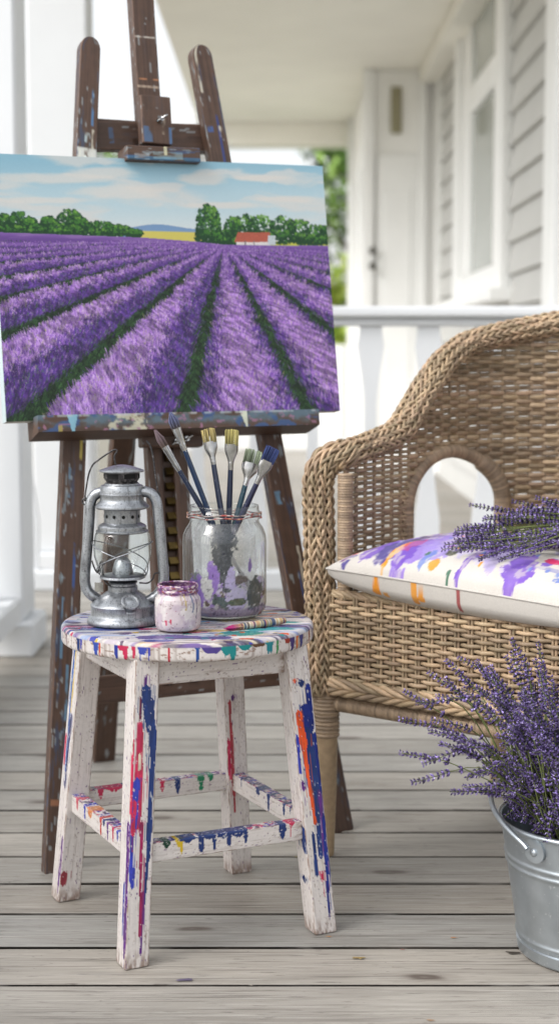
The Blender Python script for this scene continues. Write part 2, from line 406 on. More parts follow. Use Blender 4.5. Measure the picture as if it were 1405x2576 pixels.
    at('front_wall', (1.2, 6.56, 0), (4.2, 6.66, 3.0), MAT['white_paint'], h, off)
    at('inner_wall', (1.18, 6.67, 0), (1.3, 14.2, 2.9), MAT['wall_white'], h, off)
    at('corner_board', (1.125, 6.5, 0), (1.25, 6.74, 2.9), MAT['white_paint'], h, off)
    at('corner_board', (1.12, 11.2, 0), (1.18, 11.36, 2.9), MAT['white_paint'], h, off)
    at('jog_wall', (.64, 11.42, 0), (1.178, 11.52, 2.9), MAT['wall_white'], h, off)
    at('far_wall', (.64, 11.53, 0), (.8, 13.7, 2.9), MAT['wall_white'], h, off)
    at('corner_board', (.60, 11.36, 0), (.68, 11.418, 2.9), MAT['white_paint'], h, off)
    at('far_post', (.60, 13.72, 0), (.70, 13.9, 2.9), MAT['white_paint'], h, off)
    at('end_wall', (-.72, 14.0, 0), (.598, 14.1, .95), MAT['white_paint'], h, off)
    at('far_casing', (.615, 12.2, 0), (.637, 12.4, 2.3), MAT['white_paint'], h, off)
    at('far_casing', (.615, 13.2, 0), (.637, 13.4, 2.3), MAT['white_paint'], h, off)
    w = bpy.data.objects.new('window', None); COL.objects.link(w); w.parent = h
    def wb(n, lo, hi, m, p=w): return at(n, lo, hi, m, p, off)
    wb('frame', (1.10, 7.87, 1.2), (1.166, 8.05, 2.88), MAT['white_paint'])
    wb('frame', (1.10, 9.80, 1.2), (1.166, 10.01, 2.88), MAT['white_paint'])
    wb('frame', (1.12, 8.052, 1.2), (1.166, 9.798, 1.34), MAT['white_paint'])
    wb('sash', (1.13, 8.06, 1.345), (1.168, 8.35, 2.86), MAT['white_paint'])
    wb('sash', (1.13, 9.40, 1.345), (1.168, 9.79, 2.86), MAT['white_paint'])
    wb('meeting_rail', (1.125, 8.352, 2.28), (1.168, 9.398, 2.44), MAT['white_paint'])
    wb('pane', (1.150, 8.352, 1.345), (1.168, 9.398, 2.277), MAT['dark_glass'])
    wb('pane', (1.150, 8.352, 2.443), (1.168, 9.398, 2.86), MAT['dark_glass'])
    wb('sill', (1.03, 7.75, 1.13), (1.166, 10.15, 1.197), MAT['white_paint'])
    d = bpy.data.objects.new('door', None); COL.objects.link(d); d.parent = h
    def db(n, lo, hi, m): return at(n, lo, hi, m, d, off)
    db('leaf', (.70, 11.385, .02), (1.0, 11.415, 2.30), MAT['white_paint'])
    db('casing', (1.0, 11.37, 0), (1.06, 11.412, 2.9), MAT['white_paint'])
    db('panel', (.75, 11.375, .3), (.95, 11.383, 2.05), MAT['white_paint'])
    db('transom_pane', (.80, 11.395, 2.45), (.88, 11.417, 2.78), material('bronze_glass', (150, 145, 118), .3, var=None))
    for z in (1.50, 1.61):
        q = MB(); q.lathe([(0, -.05), (.02, -.05), (.028, -.035), (.02, -.015), (.012, 0)], 16)
        M = np.eye(4); M[:3, :3] = np.array([[1, 0, 0], [0, 0, 1], [0, -1, 0]]); M[:3, 3] = np.array((.672, 11.36, z)) - off
        q.build('door_knob', MAT['black_metal'], d, M=M)
    # garden beyond
    def leafy(t, n, centre, rad, cols, size, seed, name='crown'):
        r = np.random.default_rng(seed)
        lobes = r.normal(size=(14, 3)); lobes /= np.linalg.norm(lobes, axis=1, keepdims=True); lobes *= np.array(rad) * r.uniform(.3, .75, (14, 1))
        pick = r.integers(0, 14, n); d = r.normal(size=(n, 3)); d /= np.linalg.norm(d, axis=1, keepdims=True)
        p = lobes[pick] + d * (np.array(rad) * .42) * r.uniform(.55, 1.05, (n, 1)) + centre
        a = r.normal(size=(n, 3)); a /= np.linalg.norm(a, axis=1, keepdims=True); b = np.cross(a, r.normal(size=(n, 3))); b /= np.linalg.norm(b, axis=1, keepdims=True)
        s = size * r.uniform(.6, 1.3, (n, 1))
        v = np.stack([p - a * s, p + b * s * .5, p + a * s, p - b * s * .5], 1).reshape(-1, 3)
        f = np.arange(4 * n).reshape(-1, 4)
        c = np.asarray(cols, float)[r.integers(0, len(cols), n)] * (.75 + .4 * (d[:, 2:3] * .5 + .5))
        q = MB(); q.add(v, f, np.repeat(c, 4, 0)); q.build(name, MAT['leaf'], t, smooth=False)
    G1 = [(92, 126, 56), (116, 150, 70), (140, 170, 90), (76, 104, 48)]
    G2 = [(190, 204, 96), (172, 194, 88), (206, 212, 116), (150, 176, 76)]
    for i, (x, y, hh, rr, lab) in enumerate(((1.5, 26, 4.4, 1.5, 'dark green garden tree seen past the right edge of the painting'), (-3.6, 34, 4.5, 2.2, 'garden tree hidden behind the left columns and canvas'))):
        t = thing('garden_tree', lab, 'tree', (x, y, -.34))
        q = MB(); q.tube(smooth_path([(0, 0, 0), (.05, .02, 1.2), (-.05, 0, 2.4), (.02, 0, hh)], 14), np.linspace(.14, .04, 14), 8)
        for k in range(6):
            a = k * 1.1; q.tube(smooth_path([(0, 0, 1.6 + .3 * k), (.4 * math.cos(a), .4 * math.sin(a), 2.1 + .3 * k), (.9 * math.cos(a), .9 * math.sin(a), 2.6 + .3 * k)], 8), np.linspace(.05, .015, 8), 6)
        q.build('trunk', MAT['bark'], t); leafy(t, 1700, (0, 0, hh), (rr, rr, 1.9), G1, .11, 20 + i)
    for i, (x, y, hh, lab) in enumerate(((.95, 21, 2.0, 'bright yellow green garden shrub seen between painting and house'), (2.6, 21.6, 2.1, 'yellow green garden shrub behind the house corner'))):
        t = thing('garden_shrub', lab, 'shrub', (x, y, -.34))
        q = MB()
        for k in range(5):
            a = k * 1.26; q.tube(smooth_path([(0, 0, 0), (.2 * math.cos(a), .2 * math.sin(a), .6), (.4 * math.cos(a), .4 * math.sin(a), 1.3)], 8), np.linspace(.03, .01, 8), 5)
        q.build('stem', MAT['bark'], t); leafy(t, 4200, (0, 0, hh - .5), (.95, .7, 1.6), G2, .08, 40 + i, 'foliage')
setting()

# ------------------------------------------------------------------ painted prisms (rounded square section, params for paint)
def prism(A, B, ex, ey, wa, wb, n=24, m=200, rad=.12, wa2=None, wb2=None):
    """section from A to B; ex,ey half axes; returns verts (m,4n), side index, across 0..1, along 0..1"""
    A = np.asarray(A, float); B = np.asarray(B, float); ex = np.asarray(ex, float); ey = np.asarray(ey, float)
    t = (np.arange(n) + .5) / n * 2 - 1
    sx = np.concatenate([t, np.ones(n), -t, -np.ones(n)]); sy = np.concatenate([-np.ones(n), t, np.ones(n), -t])
    side = np.repeat(np.arange(4), n); across = np.tile((np.arange(n) + .5) / n, 4)
    # round the corners
    mxx = np.maximum(np.abs(sx), np.abs(sy)); k = 1 - rad
    cx = np.clip(sx, -k, k); cy = np.clip(sy, -k, k); dx = sx - cx; dy = sy - cy
    L = np.hypot(dx, dy) + 1e-9; both = (np.abs(sx) > k) & (np.abs(sy) > k)
    sx = np.where(both, cx + dx / L * rad, sx); sy = np.where(both, cy + dy / L * rad, sy)
    s = np.linspace(0, 1, m)
    wa = np.interp(s, [0, 1], [wa, wa if wa2 is None else wa2]); wb = np.interp(s, [0, 1], [wb, wb if wb2 is None else wb2])
    ce = A + (B - A) * s[:, None]
    e = np.ones(m); e[0] = e[-1] = .93
    v = ce[:, None] + (ex * (sx[:, None]))[None] * (wa * e)[:, None, None] + (ey * sy[:, None])[None] * (wb * e)[:, None, None]
    return v, np.tile(side, (m, 1)), np.tile(across, (m, 1)), np.tile(s[:, None], (1, 4 * n))
def prism_add(mb, v, c):
    mb.grid(v, c, cv=True)
    for e in (0, -1):
        ctr = v[e].mean(0); k = np.arange(v.shape[1]); q = len(k)
        mb.add(np.vstack([v[e], ctr]), np.stack([k, (k + 1) % q, np.full(q, q), np.full(q, q)], -1), np.vstack([c[e], c[e].mean(0)]))
def drip(c, side, across, s, sd, u0, v0, v1, w, colr, u1=None, seed=0, edge=.004, L=1.):
    """a run of paint on one side: from v0 down to v1, rounded end"""
    u1 = u0 if u1 is None else u1
    f = np.clip((s - v0) / max(v1 - v0, 1e-6), 0, 1)
    uc = u0 + (u1 - u0) * f + .16 * w * (fbm(s * 9, s * 0 + seed, seed) - .5) * 4
    ww = 1.4 * w * (.35 + 1.25 * fbm(s * 8, s * 0 + 3.3, seed + 5, 3)) * np.clip(1.05 - .35 * f, .2, 1)
    ww = ww * np.sqrt(np.clip((v1 - s) / (w * .12), 0, 1)) * np.sqrt(np.clip((s - v0) / (w * .10), 0, 1))
    m = (side == sd) & (np.abs(across - uc) < ww) & (s > v0 + .01 * np.abs(across - uc) / max(w, .01)) & (s < v1)
    st = fbm(across * 26, s * 9 * L, seed + 31, 3)
    halo = (side == sd) & (np.abs(across - uc) < ww * 2.3 + .02) & (s > v0) & (s < v1 + .05)
    c = mix(c, colr, halo * sstep(.60, .68, st) * .6)
    cc = np.asarray(colr, float) * (.78 + .5 * fbm(across * 8, s * 26, seed + 33))[..., None]
    m = m * (1 - .8 * sstep(.72, .78, fbm(across * 10, s * 50, seed + 35, 3)))
    return c * (1 - m[..., None]) + cc * m[..., None]

# ------------------------------------------------------------------ STOOL
def stool():
    cx, cy = -.1405, 2.348; ang = math.radians(26.0)
    t = thing('stool', 'round wooden stool, chipped white paint covered in colourful drips', 'stool', (cx, cy, 0), ang)
    W = np.array([224, 217, 213.])
    NAVY, RED, BLUE, PURP, ORA, TEAL, YEL = (26, 52, 112), (196, 44, 84), (52, 62, 172), (94, 42, 124), (222, 84, 38), (20, 138, 140), (214, 182, 40)
    def base(v, side, ac, s, seed, L):
        px = v.shape
        u = side + ac
        c = np.tile(W, (*u.shape, 1)); k = L / .42
        c = c * (1 - .10 * (fbm(u * 14, s * 6 * k, seed) - .5)[..., None])
        gr = fbm(u * 22, s * 10 * k, seed + 1)                     # long cracks in the grain
        c = mix(c, (164, 150, 143), sstep(.62, .78, gr) * .5)
        ch = fbm(u * 26, s * 120 * k, seed + 2, 3)
        c = mix(c, (128, 106, 94), sstep(.70, .76, ch) * .65 * sstep(.42, .62, fbm(u * 5, s * 9 * k, seed + 9)))
        ed = np.minimum(ac, 1 - ac)
        c = mix(c, (128, 100, 86), sstep(.09, .0, ed) * sstep(.42, .66, fbm(u * 8, s * 40 * k, seed + 3)) * .85)
        c = mix(c, (124, 100, 88), sstep(.93, 1.0, s) * sstep(.3, .7, fbm(u * 12, s * 40 * k, seed + 4)) * .8)
        sp = fbm(u * 18 + 9, s * 70 * k, seed + 6, 2)
        c = mix(c, (96, 60, 110), sstep(.82, .84, sp) * .8)
        return c
    H = .438; hb = .152; ht = .118; w = .0185
    names = {}
    specs = {
     'front': ((-1, -1), [(0, .30, .20, .55, .11, RED), (0, .26, .12, .20, .05, (96, 30, 60)), (0, .44, .05, .13, .04, PURP), (0, .46, .08, .24, .12, NAVY, .60), (0, .60, .12, .24, .10, NAVY, .84), (0, .85, .22, .66, .10, NAVY, .80), (0, .80, .6, .80, .05, NAVY, .7), (0, .66, .75, .96, .05, PURP, .62),
                          (0, .22, .38, .55, .10, BLUE), (0, .10, .5, .72, .06, BLUE), (0, .18, .66, .74, .07, BLUE), (0, .48, .52, .90, .05, (150, 36, 84), .56), (0, .03, .25, .5, .03, RED), (0, .14, .45, .57, .09, RED), (0, .30, .30, .36, .05, (214, 200, 180)), (3, .85, .52, .97, .10, PURP), (3, .95, .3, .5, .05, RED), (3, .6, .72, .9, .04, BLUE)]),
     'right': ((1, -1), [(0, .55, .115, .145, .14, NAVY), (0, .24, .11, .13, .07, ORA), (0, .62, .20, .32, .26, (24, 42, 120)), (0, .80, .13, .30, .10, (24, 42, 120)), (0, .56, .28, .50, .15, NAVY), (0, .72, .30, .58, .18, NAVY), (0, .90, .30, .52, .06, (24, 42, 120)), (0, .70, .50, .74, .10, NAVY, .60), (0, .28, .22, .36, .15, ORA, .36), (0, .36, .33, .62, .07, ORA, .5), (0, .10, .30, .44, .05, BLUE), (0, .84, .50, .86, .045, PURP, .8), (0, .92, .58, .94, .05, (24, 42, 130), .72), (0, .35, .64, .8, .05, NAVY), (0, .14, .46, .50, .06, PURP), (3, .8, .62, .72, .2, NAVY), (3, .5, .80, .83, .16, NAVY), (0, .60, .78, .82, .04, RED)]),
     'left': ((-1, 1), [(3, .3, .05, .52, .07, (60, 100, 170), .45), (3, .6, .30, .58, .10, (40, 44, 100)), (3, .2, .38, .5, .06, RED), (3, .85, .75, .97, .06, PURP), (0, .15, .88, .94, .12, (150, 60, 70)), (3, .5, .0, .3, .05, (210, 180, 90))]),
     'back': ((1, 1), [(0, .25, .30, .75, .06, (170, 60, 70)), (0, .1, .45, .62, .05, RED), (0, .4, .28, .31, .06, (90, 50, 110))]),
    }
    sd = 0
    for nm, ((sx, sy), dr) in specs.items():
        sd += 11
        A = np.array([sx * ht, sy * ht, H]); B = np.array([sx * hb, sy * hb, 0.0])
        v, side, ac, s = prism(A, B, (1, 0, 0), (0, 1, 0), w, w, n=28, m=300, rad=.14)
        c = base(v, side, ac, s, sd, .42)
        for k, d in enumerate(dr):
            c = drip(c, side, ac, s, *d[:6], *(d[6:] if len(d) > 6 else ()), seed=sd * 7 + k)
        chip = fbm(side * 9 + ac * 20, s * 90, sd + 44, 3)
        c = mix(c, W, sstep(.80, .83, chip) * .8)
        mb = MB(); prism_add(mb, v, c); o = mb.build('leg', MAT['stool'], t)
        if nm in ('front', 'right'): o['label'] = 'leg with broad blue and crimson paint runs' if nm == 'front' else 'leg with dark blue and orange paint runs'
    # stretchers and aprons
    def rail(p, q, zc, hh, th, ins, seed, drips, nm='stretcher', m=170):
        p = np.array([*p, zc]); q = np.array([*q, zc]); d = (q - p) / np.linalg.norm(q - p)
        A = p + d * ins; B = q - d * ins; nrm = np.array([d[1], -d[0], 0])     # outward side
        v, side, ac, s = prism(A, B, (0, 0, -1), nrm, hh, th, n=24, m=m, rad=.15)
        # sides: 0 = inner(-nrm) 1 = bottom(-z dir +) 2 = outer 3 = top
        L = np.linalg.norm(B - A); c = base(v, side, ac, s, seed, L)
        # top: streaky brushed colour
        st = fbm(s * 26, ac * 8 + side * 3, seed + 70)
        tops = (side == 3)
        for k, colr in enumerate((PURP, RED, BLUE, (60, 60, 90))):
            c = mix(c, colr, tops * sstep(.56, .66, fbm(s * 40, ac * 3 + k * 7, seed + 80 + k)) * .7)
        rs = np.random.default_rng(seed)
        for (s0, dep, wd, colr) in drips:
            if rs.random() < .22 and colr is not YEL: continue
            s0 += rs.normal(0, .014); dep *= rs.uniform(.55, 1.1); wd *= rs.uniform(.5, 1.35)
            for face in (0, 2):
                dd = ac if face == 0 else 1 - ac      # 0 at top edge?
                hgt = np.clip(dd, 0, 1)
                wob = wd * (.3 + 1.3 * fbm(dd * 6, s * 0 + s0 * 31, seed + 9))
                m_ = (side == face) & (np.abs(s - s0) < wob * np.clip(1.25 - .6 * dd / dep, .25, 2) * np.sqrt(np.clip((dep + .06 - dd) / .2, 0, 1))) & (dd < dep + .25 * (fbm(s * 90, s * 0, seed + 12) - .5))
                c = mix(c, colr, m_ * 1.0)
            m_ = (side == 3) & (np.abs(s - s0) < wd * 1.1)
            c = mix(c, colr, m_ * .8)
        c = mix(c, W * .97, sstep(.70, .74, fbm(side * 9 + ac * 12, s * 60, seed + 45, 3)) * .8)
        mb = MB(); prism_add(mb, v, c); mb.build(nm, MAT['stool'], t)
    def legxy(sx, sy, z): r = hb + (ht - hb) * z / H; return (sx * r, sy * r)
    z = .158
    rail(legxy(-1, -1, z), legxy(1, -1, z), z, .0145, .0105, w * .97, 101, [(.13, .35, .02, (20, 60, 44)), (.19, .75, .016, YEL), (.17, .4, .02, YEL), (.24, .22, .05, NAVY), (.30, .95, .022, NAVY), (.36, .35, .06, NAVY), (.40, .9, .014, NAVY), (.46, .45, .05, NAVY), (.50, .98, .02, NAVY), (.56, .35, .05, NAVY), (.58, .9, .02, NAVY), (.67, .25, .03, (160, 40, 50)), (.68, .95, .012, RED), (.80, .85, .024, NAVY), (.85, .9, .02, NAVY), (.91, .8, .011, RED), (.94, .3, .02, RED)])
    z = .163
    rail(legxy(-1, 1, z), legxy(-1, -1, z), z, .0145, .0105, w * .97, 131, [(.1, .8, .03, (200, 70, 90)), (.2, .5, .03, PURP), (.27, .9, .02, BLUE), (.36, .5, .04, (214, 130, 70)), (.45, .7, .02, BLUE), (.55, .9, .03, (196, 70, 60)), (.63, .5, .03, NAVY), (.7, .9, .018, PURP), (.78, .8, .02, RED), (.86, .6, .03, BLUE), (.93, .9, .02, PURP)])
    rail(legxy(1, 1, z), legxy(-1, 1, z), z, .0145, .0105, w * .97, 161, [(.1, .5, .03, (30, 130, 90)), (.2, .85, .03, (30, 130, 90)), (.35, .8, .02, NAVY), (.46, .9, .014, RED), (.60, .9, .03, NAVY), (.68, .8, .03, NAVY), (.8, .3, .05, RED), (.9, .6, .02, RED)])
    rail(legxy(1, -1, z), legxy(1, 1, z), z, .0145, .0105, w * .97, 191, [(.12, .6, .012, NAVY), (.22, .9, .014, NAVY), (.3, .4, .03, PURP), (.45, .9, .02, NAVY), (.6, .4, .05, NAVY), (.7, .9, .015, BLUE), (.85, .8, .015, NAVY)])
    z = .415
    for a, b in (((-1, -1), (1, -1)), ((-1, 1), (-1, -1)), ((1, 1), (-1, 1)), ((1, -1), (1, 1))):
        rail(legxy(*a, z), legxy(*b, z), z, .0185, .009, w * .97, 211 + a[0] * 3 + b[1] * 5, [], 'apron')
    # seat
    R = .192; z0, z1 = .4355, .463
    prof = [(r, z1) for r in np.linspace(0, R - .007, 62)] + [(R - .007 + .007 * math.sin(a), z1 - .007 + .007 * math.cos(a)) for a in np.linspace(.2, PI / 2, 7)] + [(R, zz) for zz in np.linspace(z1 - .009, z0 + .008, 16)] + [(R - .006 + .006 * math.cos(a), z0 + .006 - .006 * math.sin(a)) for a in np.linspace(.2, PI / 2, 6)] + [(r, z0) for r in np.linspace(R - .02, 0, 6)]
    prof = np.array(prof); n = 760; th = np.arange(n) * 2 * PI / n
    X = prof[:, 0, None] * np.cos(th); Y = prof[:, 0, None] * np.sin(th); Z = np.repeat(prof[:, 1, None], n, 1)
    V = np.stack([X, Y, Z], -1)
    # world-ish axes: brushed streaks run along world x (slightly rising)
    a = ang - .10; wx = X * math.cos(a) - Y * math.sin(a); wy = X * math.sin(a) + Y * math.cos(a)
    c = np.tile(W, (*X.shape, 1)); top = Z > z1 - .006
    c = mix(c, (150, 134, 126), sstep(.58, .70, fbm(wx * 12, wy * 420, 301)) * .6)
    layers = [((70, 72, 150), .50, 310), ((108, 84, 150), .50, 320), ((176, 84, 132), .55, 330), ((48, 64, 120), .53, 340), ((70, 60, 70), .55, 380), ((206, 92, 110), .58, 350), ((206, 176, 96), .62, 360), ((150, 170, 210), .55, 370), ((96, 140, 180), .6, 390)]
    for colr, th_, sd in layers:
        big = fbm(wx * 7 + sd, wy * 16, sd); fine = fbm(wx * 14 + sd, wy * 130, sd + 3, 3)
        c = mix(c, colr, top * sstep(th_ - .04, th_ + .10, big) * sstep(.46, .54, fine) * .9)
    c = mix(c, (64, 58, 74), top * sstep(.58, .66, fbm(wx * 12, wy * 150, 411, 3)) * .7)
    # white gaps
    c = mix(c, W, top * sstep(.50, .58, fbm(wx * 14, wy * 120, 401, 3)) * .75)
    def patch(c, ox, oy, rx, ry, colr, sd, am=1.):
        d = ((wx - ox) / rx) ** 2 + ((wy - oy) / ry) ** 2 + 1.6 * (fbm(wx * 60, wy * 90, sd) - .5)
        return mix(c, colr, top * sstep(1., .75, d) * am)
    for q in ((.075, -.115, .035, .022, TEAL, 1), (.115, -.085, .045, .018, (60, 160, 170), 2), (.03, -.15, .03, .012, (70, 60, 130), 3), (-.04, -.135, .06, .016, (96, 80, 150), 4), (.0, -.10, .03, .012, (212, 100, 120), 5), (.02, -.09, .035, .012, (214, 180, 110), 6), (-.12, -.06, .05, .016, (80, 90, 160), 7), (.14, -.03, .03, .012, (60, 150, 150), 8), (-.05, -.165, .03, .01, (60, 74, 160), 9)):
        c = patch(c, *q[:5], q[5] * 13 + 500, .85)
    rq = np.random.default_rng(17)
    for k in range(170):
        q = rq.uniform(-.18, .18, 2); rd = rq.uniform(.0015, .0045); cl_ = [NAVY, RED, BLUE, PURP, TEAL, YEL, (226, 218, 212), ORA, (70, 50, 80)][k % 9]
        c = mix(c, cl_, top * ((wx - q[0]) ** 2 / (rd * (1 + 2.2 * rq.random())) ** 2 + (wy - q[1]) ** 2 / (rd * 1.3) ** 2 < 1) * .9)
    # rim: drips hanging over the edge; angle measured from the viewer side
    phi = np.arctan2(wx, -wy); sidez = (z1 - .004 - Z) / (z1 - z0)
    rimm = ~top & (Z > z0 - .001) & (prof[:, 0, None] > R - .02)
    c = mix(c, (136, 110, 96), rimm * sstep(.62, .74, fbm(phi * 30, Z * 300, 600)) * .8)
    c = mix(c, (150, 130, 116), rimm * sstep(.1, .0, np.abs(sidez - .05) ) * sstep(.5, .65, fbm(phi * 16, Z * 100, 601)) * .7)
    r = np.random.default_rng(5)
    dl = [(-1.02, .9, .03, NAVY), (-.98, .6, .02, BLUE), (-.80, .8, .035, (56, 80, 170)), (-.76, .95, .012, (206, 80, 60)), (-.55, .35, .05, RED), (-.52, .9, .03, RED), (-.60, .95, .02, (44, 60, 150)), (-.45, .7, .02, RED), (-.38, .5, .05, (60, 74, 170)), (-.40, .95, .012, (60, 74, 170)), (-.33, .8, .012, BLUE), (-.18, .95, .014, (190, 50, 70)), (.03, .9, .02, (34, 76, 150)), (.14, .4, .10, (80, 64, 140)), (.25, .55, .05, TEAL), (.30, .95, .035, TEAL), (.40, .35, .07, TEAL), (.52, .25, .1, (100, 70, 50)), (.62, .7, .05, (50, 140, 150)), (.70, .9, .014, (70, 150, 90)), (.82, .35, .05, (160, 60, 50)), (.88, .95, .035, (60, 50, 120)), (.95, .9, .02, (220, 120, 60)), (1.02, .95, .035, (40, 54, 130)), (1.2, .7, .03, (150, 70, 60)), (1.35, .9, .05, (70, 80, 150)), (-1.25, .6, .02, (110, 80, 90)), (-1.4, .8, .02, (80, 90, 160))]
    dl += [(r.uniform(1.6, 4.6), r.uniform(.3, .95), r.uniform(.012, .04), [NAVY, RED, TEAL, PURP, BLUE][k % 5]) for k in range(26)]
    for k, (p0, dep, wd, colr) in enumerate(dl):
        dphi = (phi - p0 + PI) % (2 * PI) - PI
        wob = .62 * wd * (.6 + .8 * fbm(sidez * 4 + k, phi * 0, 700 + k)) * np.clip(1.5 - .95 * sidez / dep, .3, 2)
        m_ = rimm & (np.abs(dphi) < wob) & (sidez < dep + .1 * (fbm(phi * 60, phi * 0, 720 + k) - .5))
        c = mix(c, colr, m_ * 1.)
    mb = MB(); mb.grid(V, c, cv=True); mb.build('seat', MAT['stool'], t)
stool()

# ------------------------------------------------------------------ EASEL and the painting on it
FL = G(145, 2195); FR = G(862, 2090)
U = (FR - FL) / np.linalg.norm(FR - FL); BK = np.array([-U[1], U[0], 0]); BETA = math.radians(10)
WV = BK * math.sin(BETA) + np.array([0, 0, math.cos(BETA)]); NF = np.cross(U, WV)
def PL(u, w, d=0.): return FL + U * u + WV * w + NF * d            # point of the easel plane (d toward the viewer)
def PP(x, y, d=0.):
    r = ray(x, y); q = FL + NF * d; o = np.array([0, 0, EYE]); tt = (NF @ (q - o)) / (NF @ r); p = o + tt * r - FL
    return p @ U, p @ WV
def easel():
    base = (FL + FR) / 2; t = thing('easel', 'tall dark brown wooden studio easel spattered with paint', 'easel', base)
    BR = np.array([88, 66, 54.])
    def wood(side, ac, s, seed, L, blue=.5):
        u = side * 3.1 + ac
        c = np.tile(BR, (*u.shape, 1)); c = c * (1 + .34 * (fbm(u * 14, s * 5 * L, seed) - .5)[..., None])
        c = mix(c, (62, 44, 38), sstep(.6, .75, fbm(u * 24, s * 8 * L, seed + 1)) * .6)
        ed = np.minimum(ac, 1 - ac); c = mix(c, (150, 118, 100), sstep(.06, .0, ed) * sstep(.35, .6, fbm(u * 6, s * 30 * L, seed + 2)) * .8)
        c = mix(c, (168, 180, 186), sstep(.80, .83, fbm(u * 9, s * 46 * L, seed + 3, 2)) * .75)
        bl = fbm(u * 4, s * 9 * L, seed + 4); fine = fbm(u * 16, s * 40 * L, seed + 5, 3)
        c = mix(c, (56, 84, 132), sstep(.56, .68, bl) * sstep(.42, .58, fine) * blue)
        c = mix(c, (150, 176, 190), sstep(.74, .78, fbm(u * 5 + 3, s * 26 * L, seed + 6, 3)) * .6 * (blue > 0))
        return c
    def board(name, a, b, wid, th, d, seed, smears=(), m=260, n=18, blue=.5, wid2=None, rad=.12, roundtop=False):
        a = PL(*a, d - th / 2); b = PL(*b, d - th / 2); ax = (b - a) / np.linalg.norm(b - a); ex = np.cross(ax, NF); ex /= np.linalg.norm(ex)
        v, side, ac, s = prism(a - base, b - base, ex, NF, wid / 2, th / 2, n=n, m=m, rad=rad, wa2=None if wid2 is None else wid2 / 2)
        # side 2 faces the viewer
        L = np.linalg.norm(b - a); c = wood(side, ac, s, seed, L, blue)
        if roundtop:
            k = np.clip((s - (1 - wid / 2 / L)) / (wid / 2 / L), 0, 1); f = np.sqrt(np.clip(1 - k * k * .92, 0, 1))
            ctr = v.mean(1, keepdims=True); rel = v - ctr; lat = (rel @ ex)[..., None] * ex; v = ctr + rel - lat + lat * f[..., None]
        for (s0, s1, a0, a1, colr, am, sd) in smears:
            m_ = (side == 2) * sstep(0, .25, fbm(ac * 6, s * 40 * L, sd) - .28) * (s > s0) * (s < s1) * (ac > a0) * (ac < a1)
            c = mix(c, colr, m_ * am)
        mb = MB(); prism_add(mb, v, c); return mb.build(name, MAT['easel'], t)
    def blob_smears(L, seed, n):
        r = np.random.default_rng(seed); out = []
        cols = [(190, 210, 214), (64, 96, 160), (84, 130, 180), (208, 190, 90), (214, 208, 190), (110, 150, 180), (160, 110, 80), (50, 66, 130)]
        for k in range(n):
            s0 = r.uniform(.05, .95); a0 = r.uniform(.05, .8)
            if r.random() < .5: out.append((s0, s0 + r.uniform(.006, .02), a0, a0 + r.uniform(.1, .4), cols[r.integers(8)], .9, seed + k))
            else: out.append((s0, s0 + r.uniform(.03, .09), a0, a0 + r.uniform(.05, .12), cols[r.integers(8)], .9, seed + k))
        return out
    W_ = .040; T = .024
    lt = PP(229, 92); rt = PP(503, 112); lb = (0., -.003); rb = (.541, -.003)
    W0, WB = (228, 226, 218), (70, 96, 160)
    board('leg', lb, lt, .046, T, 0, 11, blob_smears(1.4, 3, 22) + [(.835, .86, .0, 1, W0, .95, 5), (.79, .85, .52, .68, W0, 1.5, 6), (.735, .785, 0, 1, WB, .9, 7), (.72, .745, .1, .9, (150, 180, 210), .7, 8)], m=420, wid2=.037, roundtop=True)
    board('leg', rb, rt, .046, T, 0, 23, blob_smears(1.4, 9, 20) + [(.79, .80, 0, 1, (170, 200, 214), .95, 5), (.69, .76, .3, 1, WB, .9, 7), (.69, .78, .05, .3, (210, 206, 200), .7, 9)], m=420, wid2=.040, roundtop=True)
    mt = PP(362, -60, -.012); mbm = PP(452, 1700, -.012)
    # mast in two lengths: above, and the slotted pair of rails below the tray
    a0 = PP(391, 330, -.006)
    board('mast', a0, mt, .044, .026, -.026, 31, [(.30, .315, 0, 1, (190, 170, 150), .9, 1), (.35, .358, .0, .9, (190, 130, 90), .9, 2), (.18, .19, 0, 1, (214, 190, 170), .9, 3), (.62, .63, 0, 1, (206, 200, 190), .9, 4)], m=200, blue=.1)
    for xo in (-.0245, .0245):
        p0 = PP(437, 1090, -.012); p1 = PP(462, 1735, -.012)
        board('mast_rail', (p1[0] + xo, p1[1]), (p0[0] + xo, p0[1] + .55), .027, .024, -.026, 41 + int(xo * 1000), m=120, n=10, blue=.05)
    q0 = PP(437, 1090, -.012); q1 = PP(462, 1735, -.012); board('mast_rail', q1, (q0[0], q0[1] + .5), .03, .006, -.042, 47, m=60, n=8, blue=0)
    # brass ratchet between the rails
    mb = MB(); p0 = np.array(PP(437, 1090, -.012)); p1 = np.array(PP(462, 1735, -.012))
    for k in range(17):
        q = p0 + (p1 - p0) * (k + .5) / 17; ctr = PL(q[0], q[1], -.034) - base
        vv = []
        for (uu, ww, dd) in ((-.0105, .008, .000), (.0105, .008, .000), (.0105, -.004, .007), (-.0105, -.004, .007), (-.0105, .008, -.004), (.0105, .008, -.004), (.0105, -.008, -.004), (-.0105, -.008, -.004)):
            vv.append(ctr + U * uu + WV * ww + NF * dd)
        mb.add(vv, [[0, 1, 2, 3], [3, 2, 6, 7], [0, 3, 7, 4], [1, 5, 6, 2], [4, 5, 1, 0], [4, 7, 6, 5]])
    sharp(mb.build('brass_ratchet', MAT['brass'], t))
    # cross bars
    board('crossbar', PP(215, 327), PP(560, 337), .052, .02, -.026, 51, [(.2, .23, .2, .8, (84, 110, 150), .8, 3)], m=120, blue=.15)
    board('crossbar', PP(150, 1748), PP(800, 1684), .048, .02, -.026, 61, m=160, blue=.12)
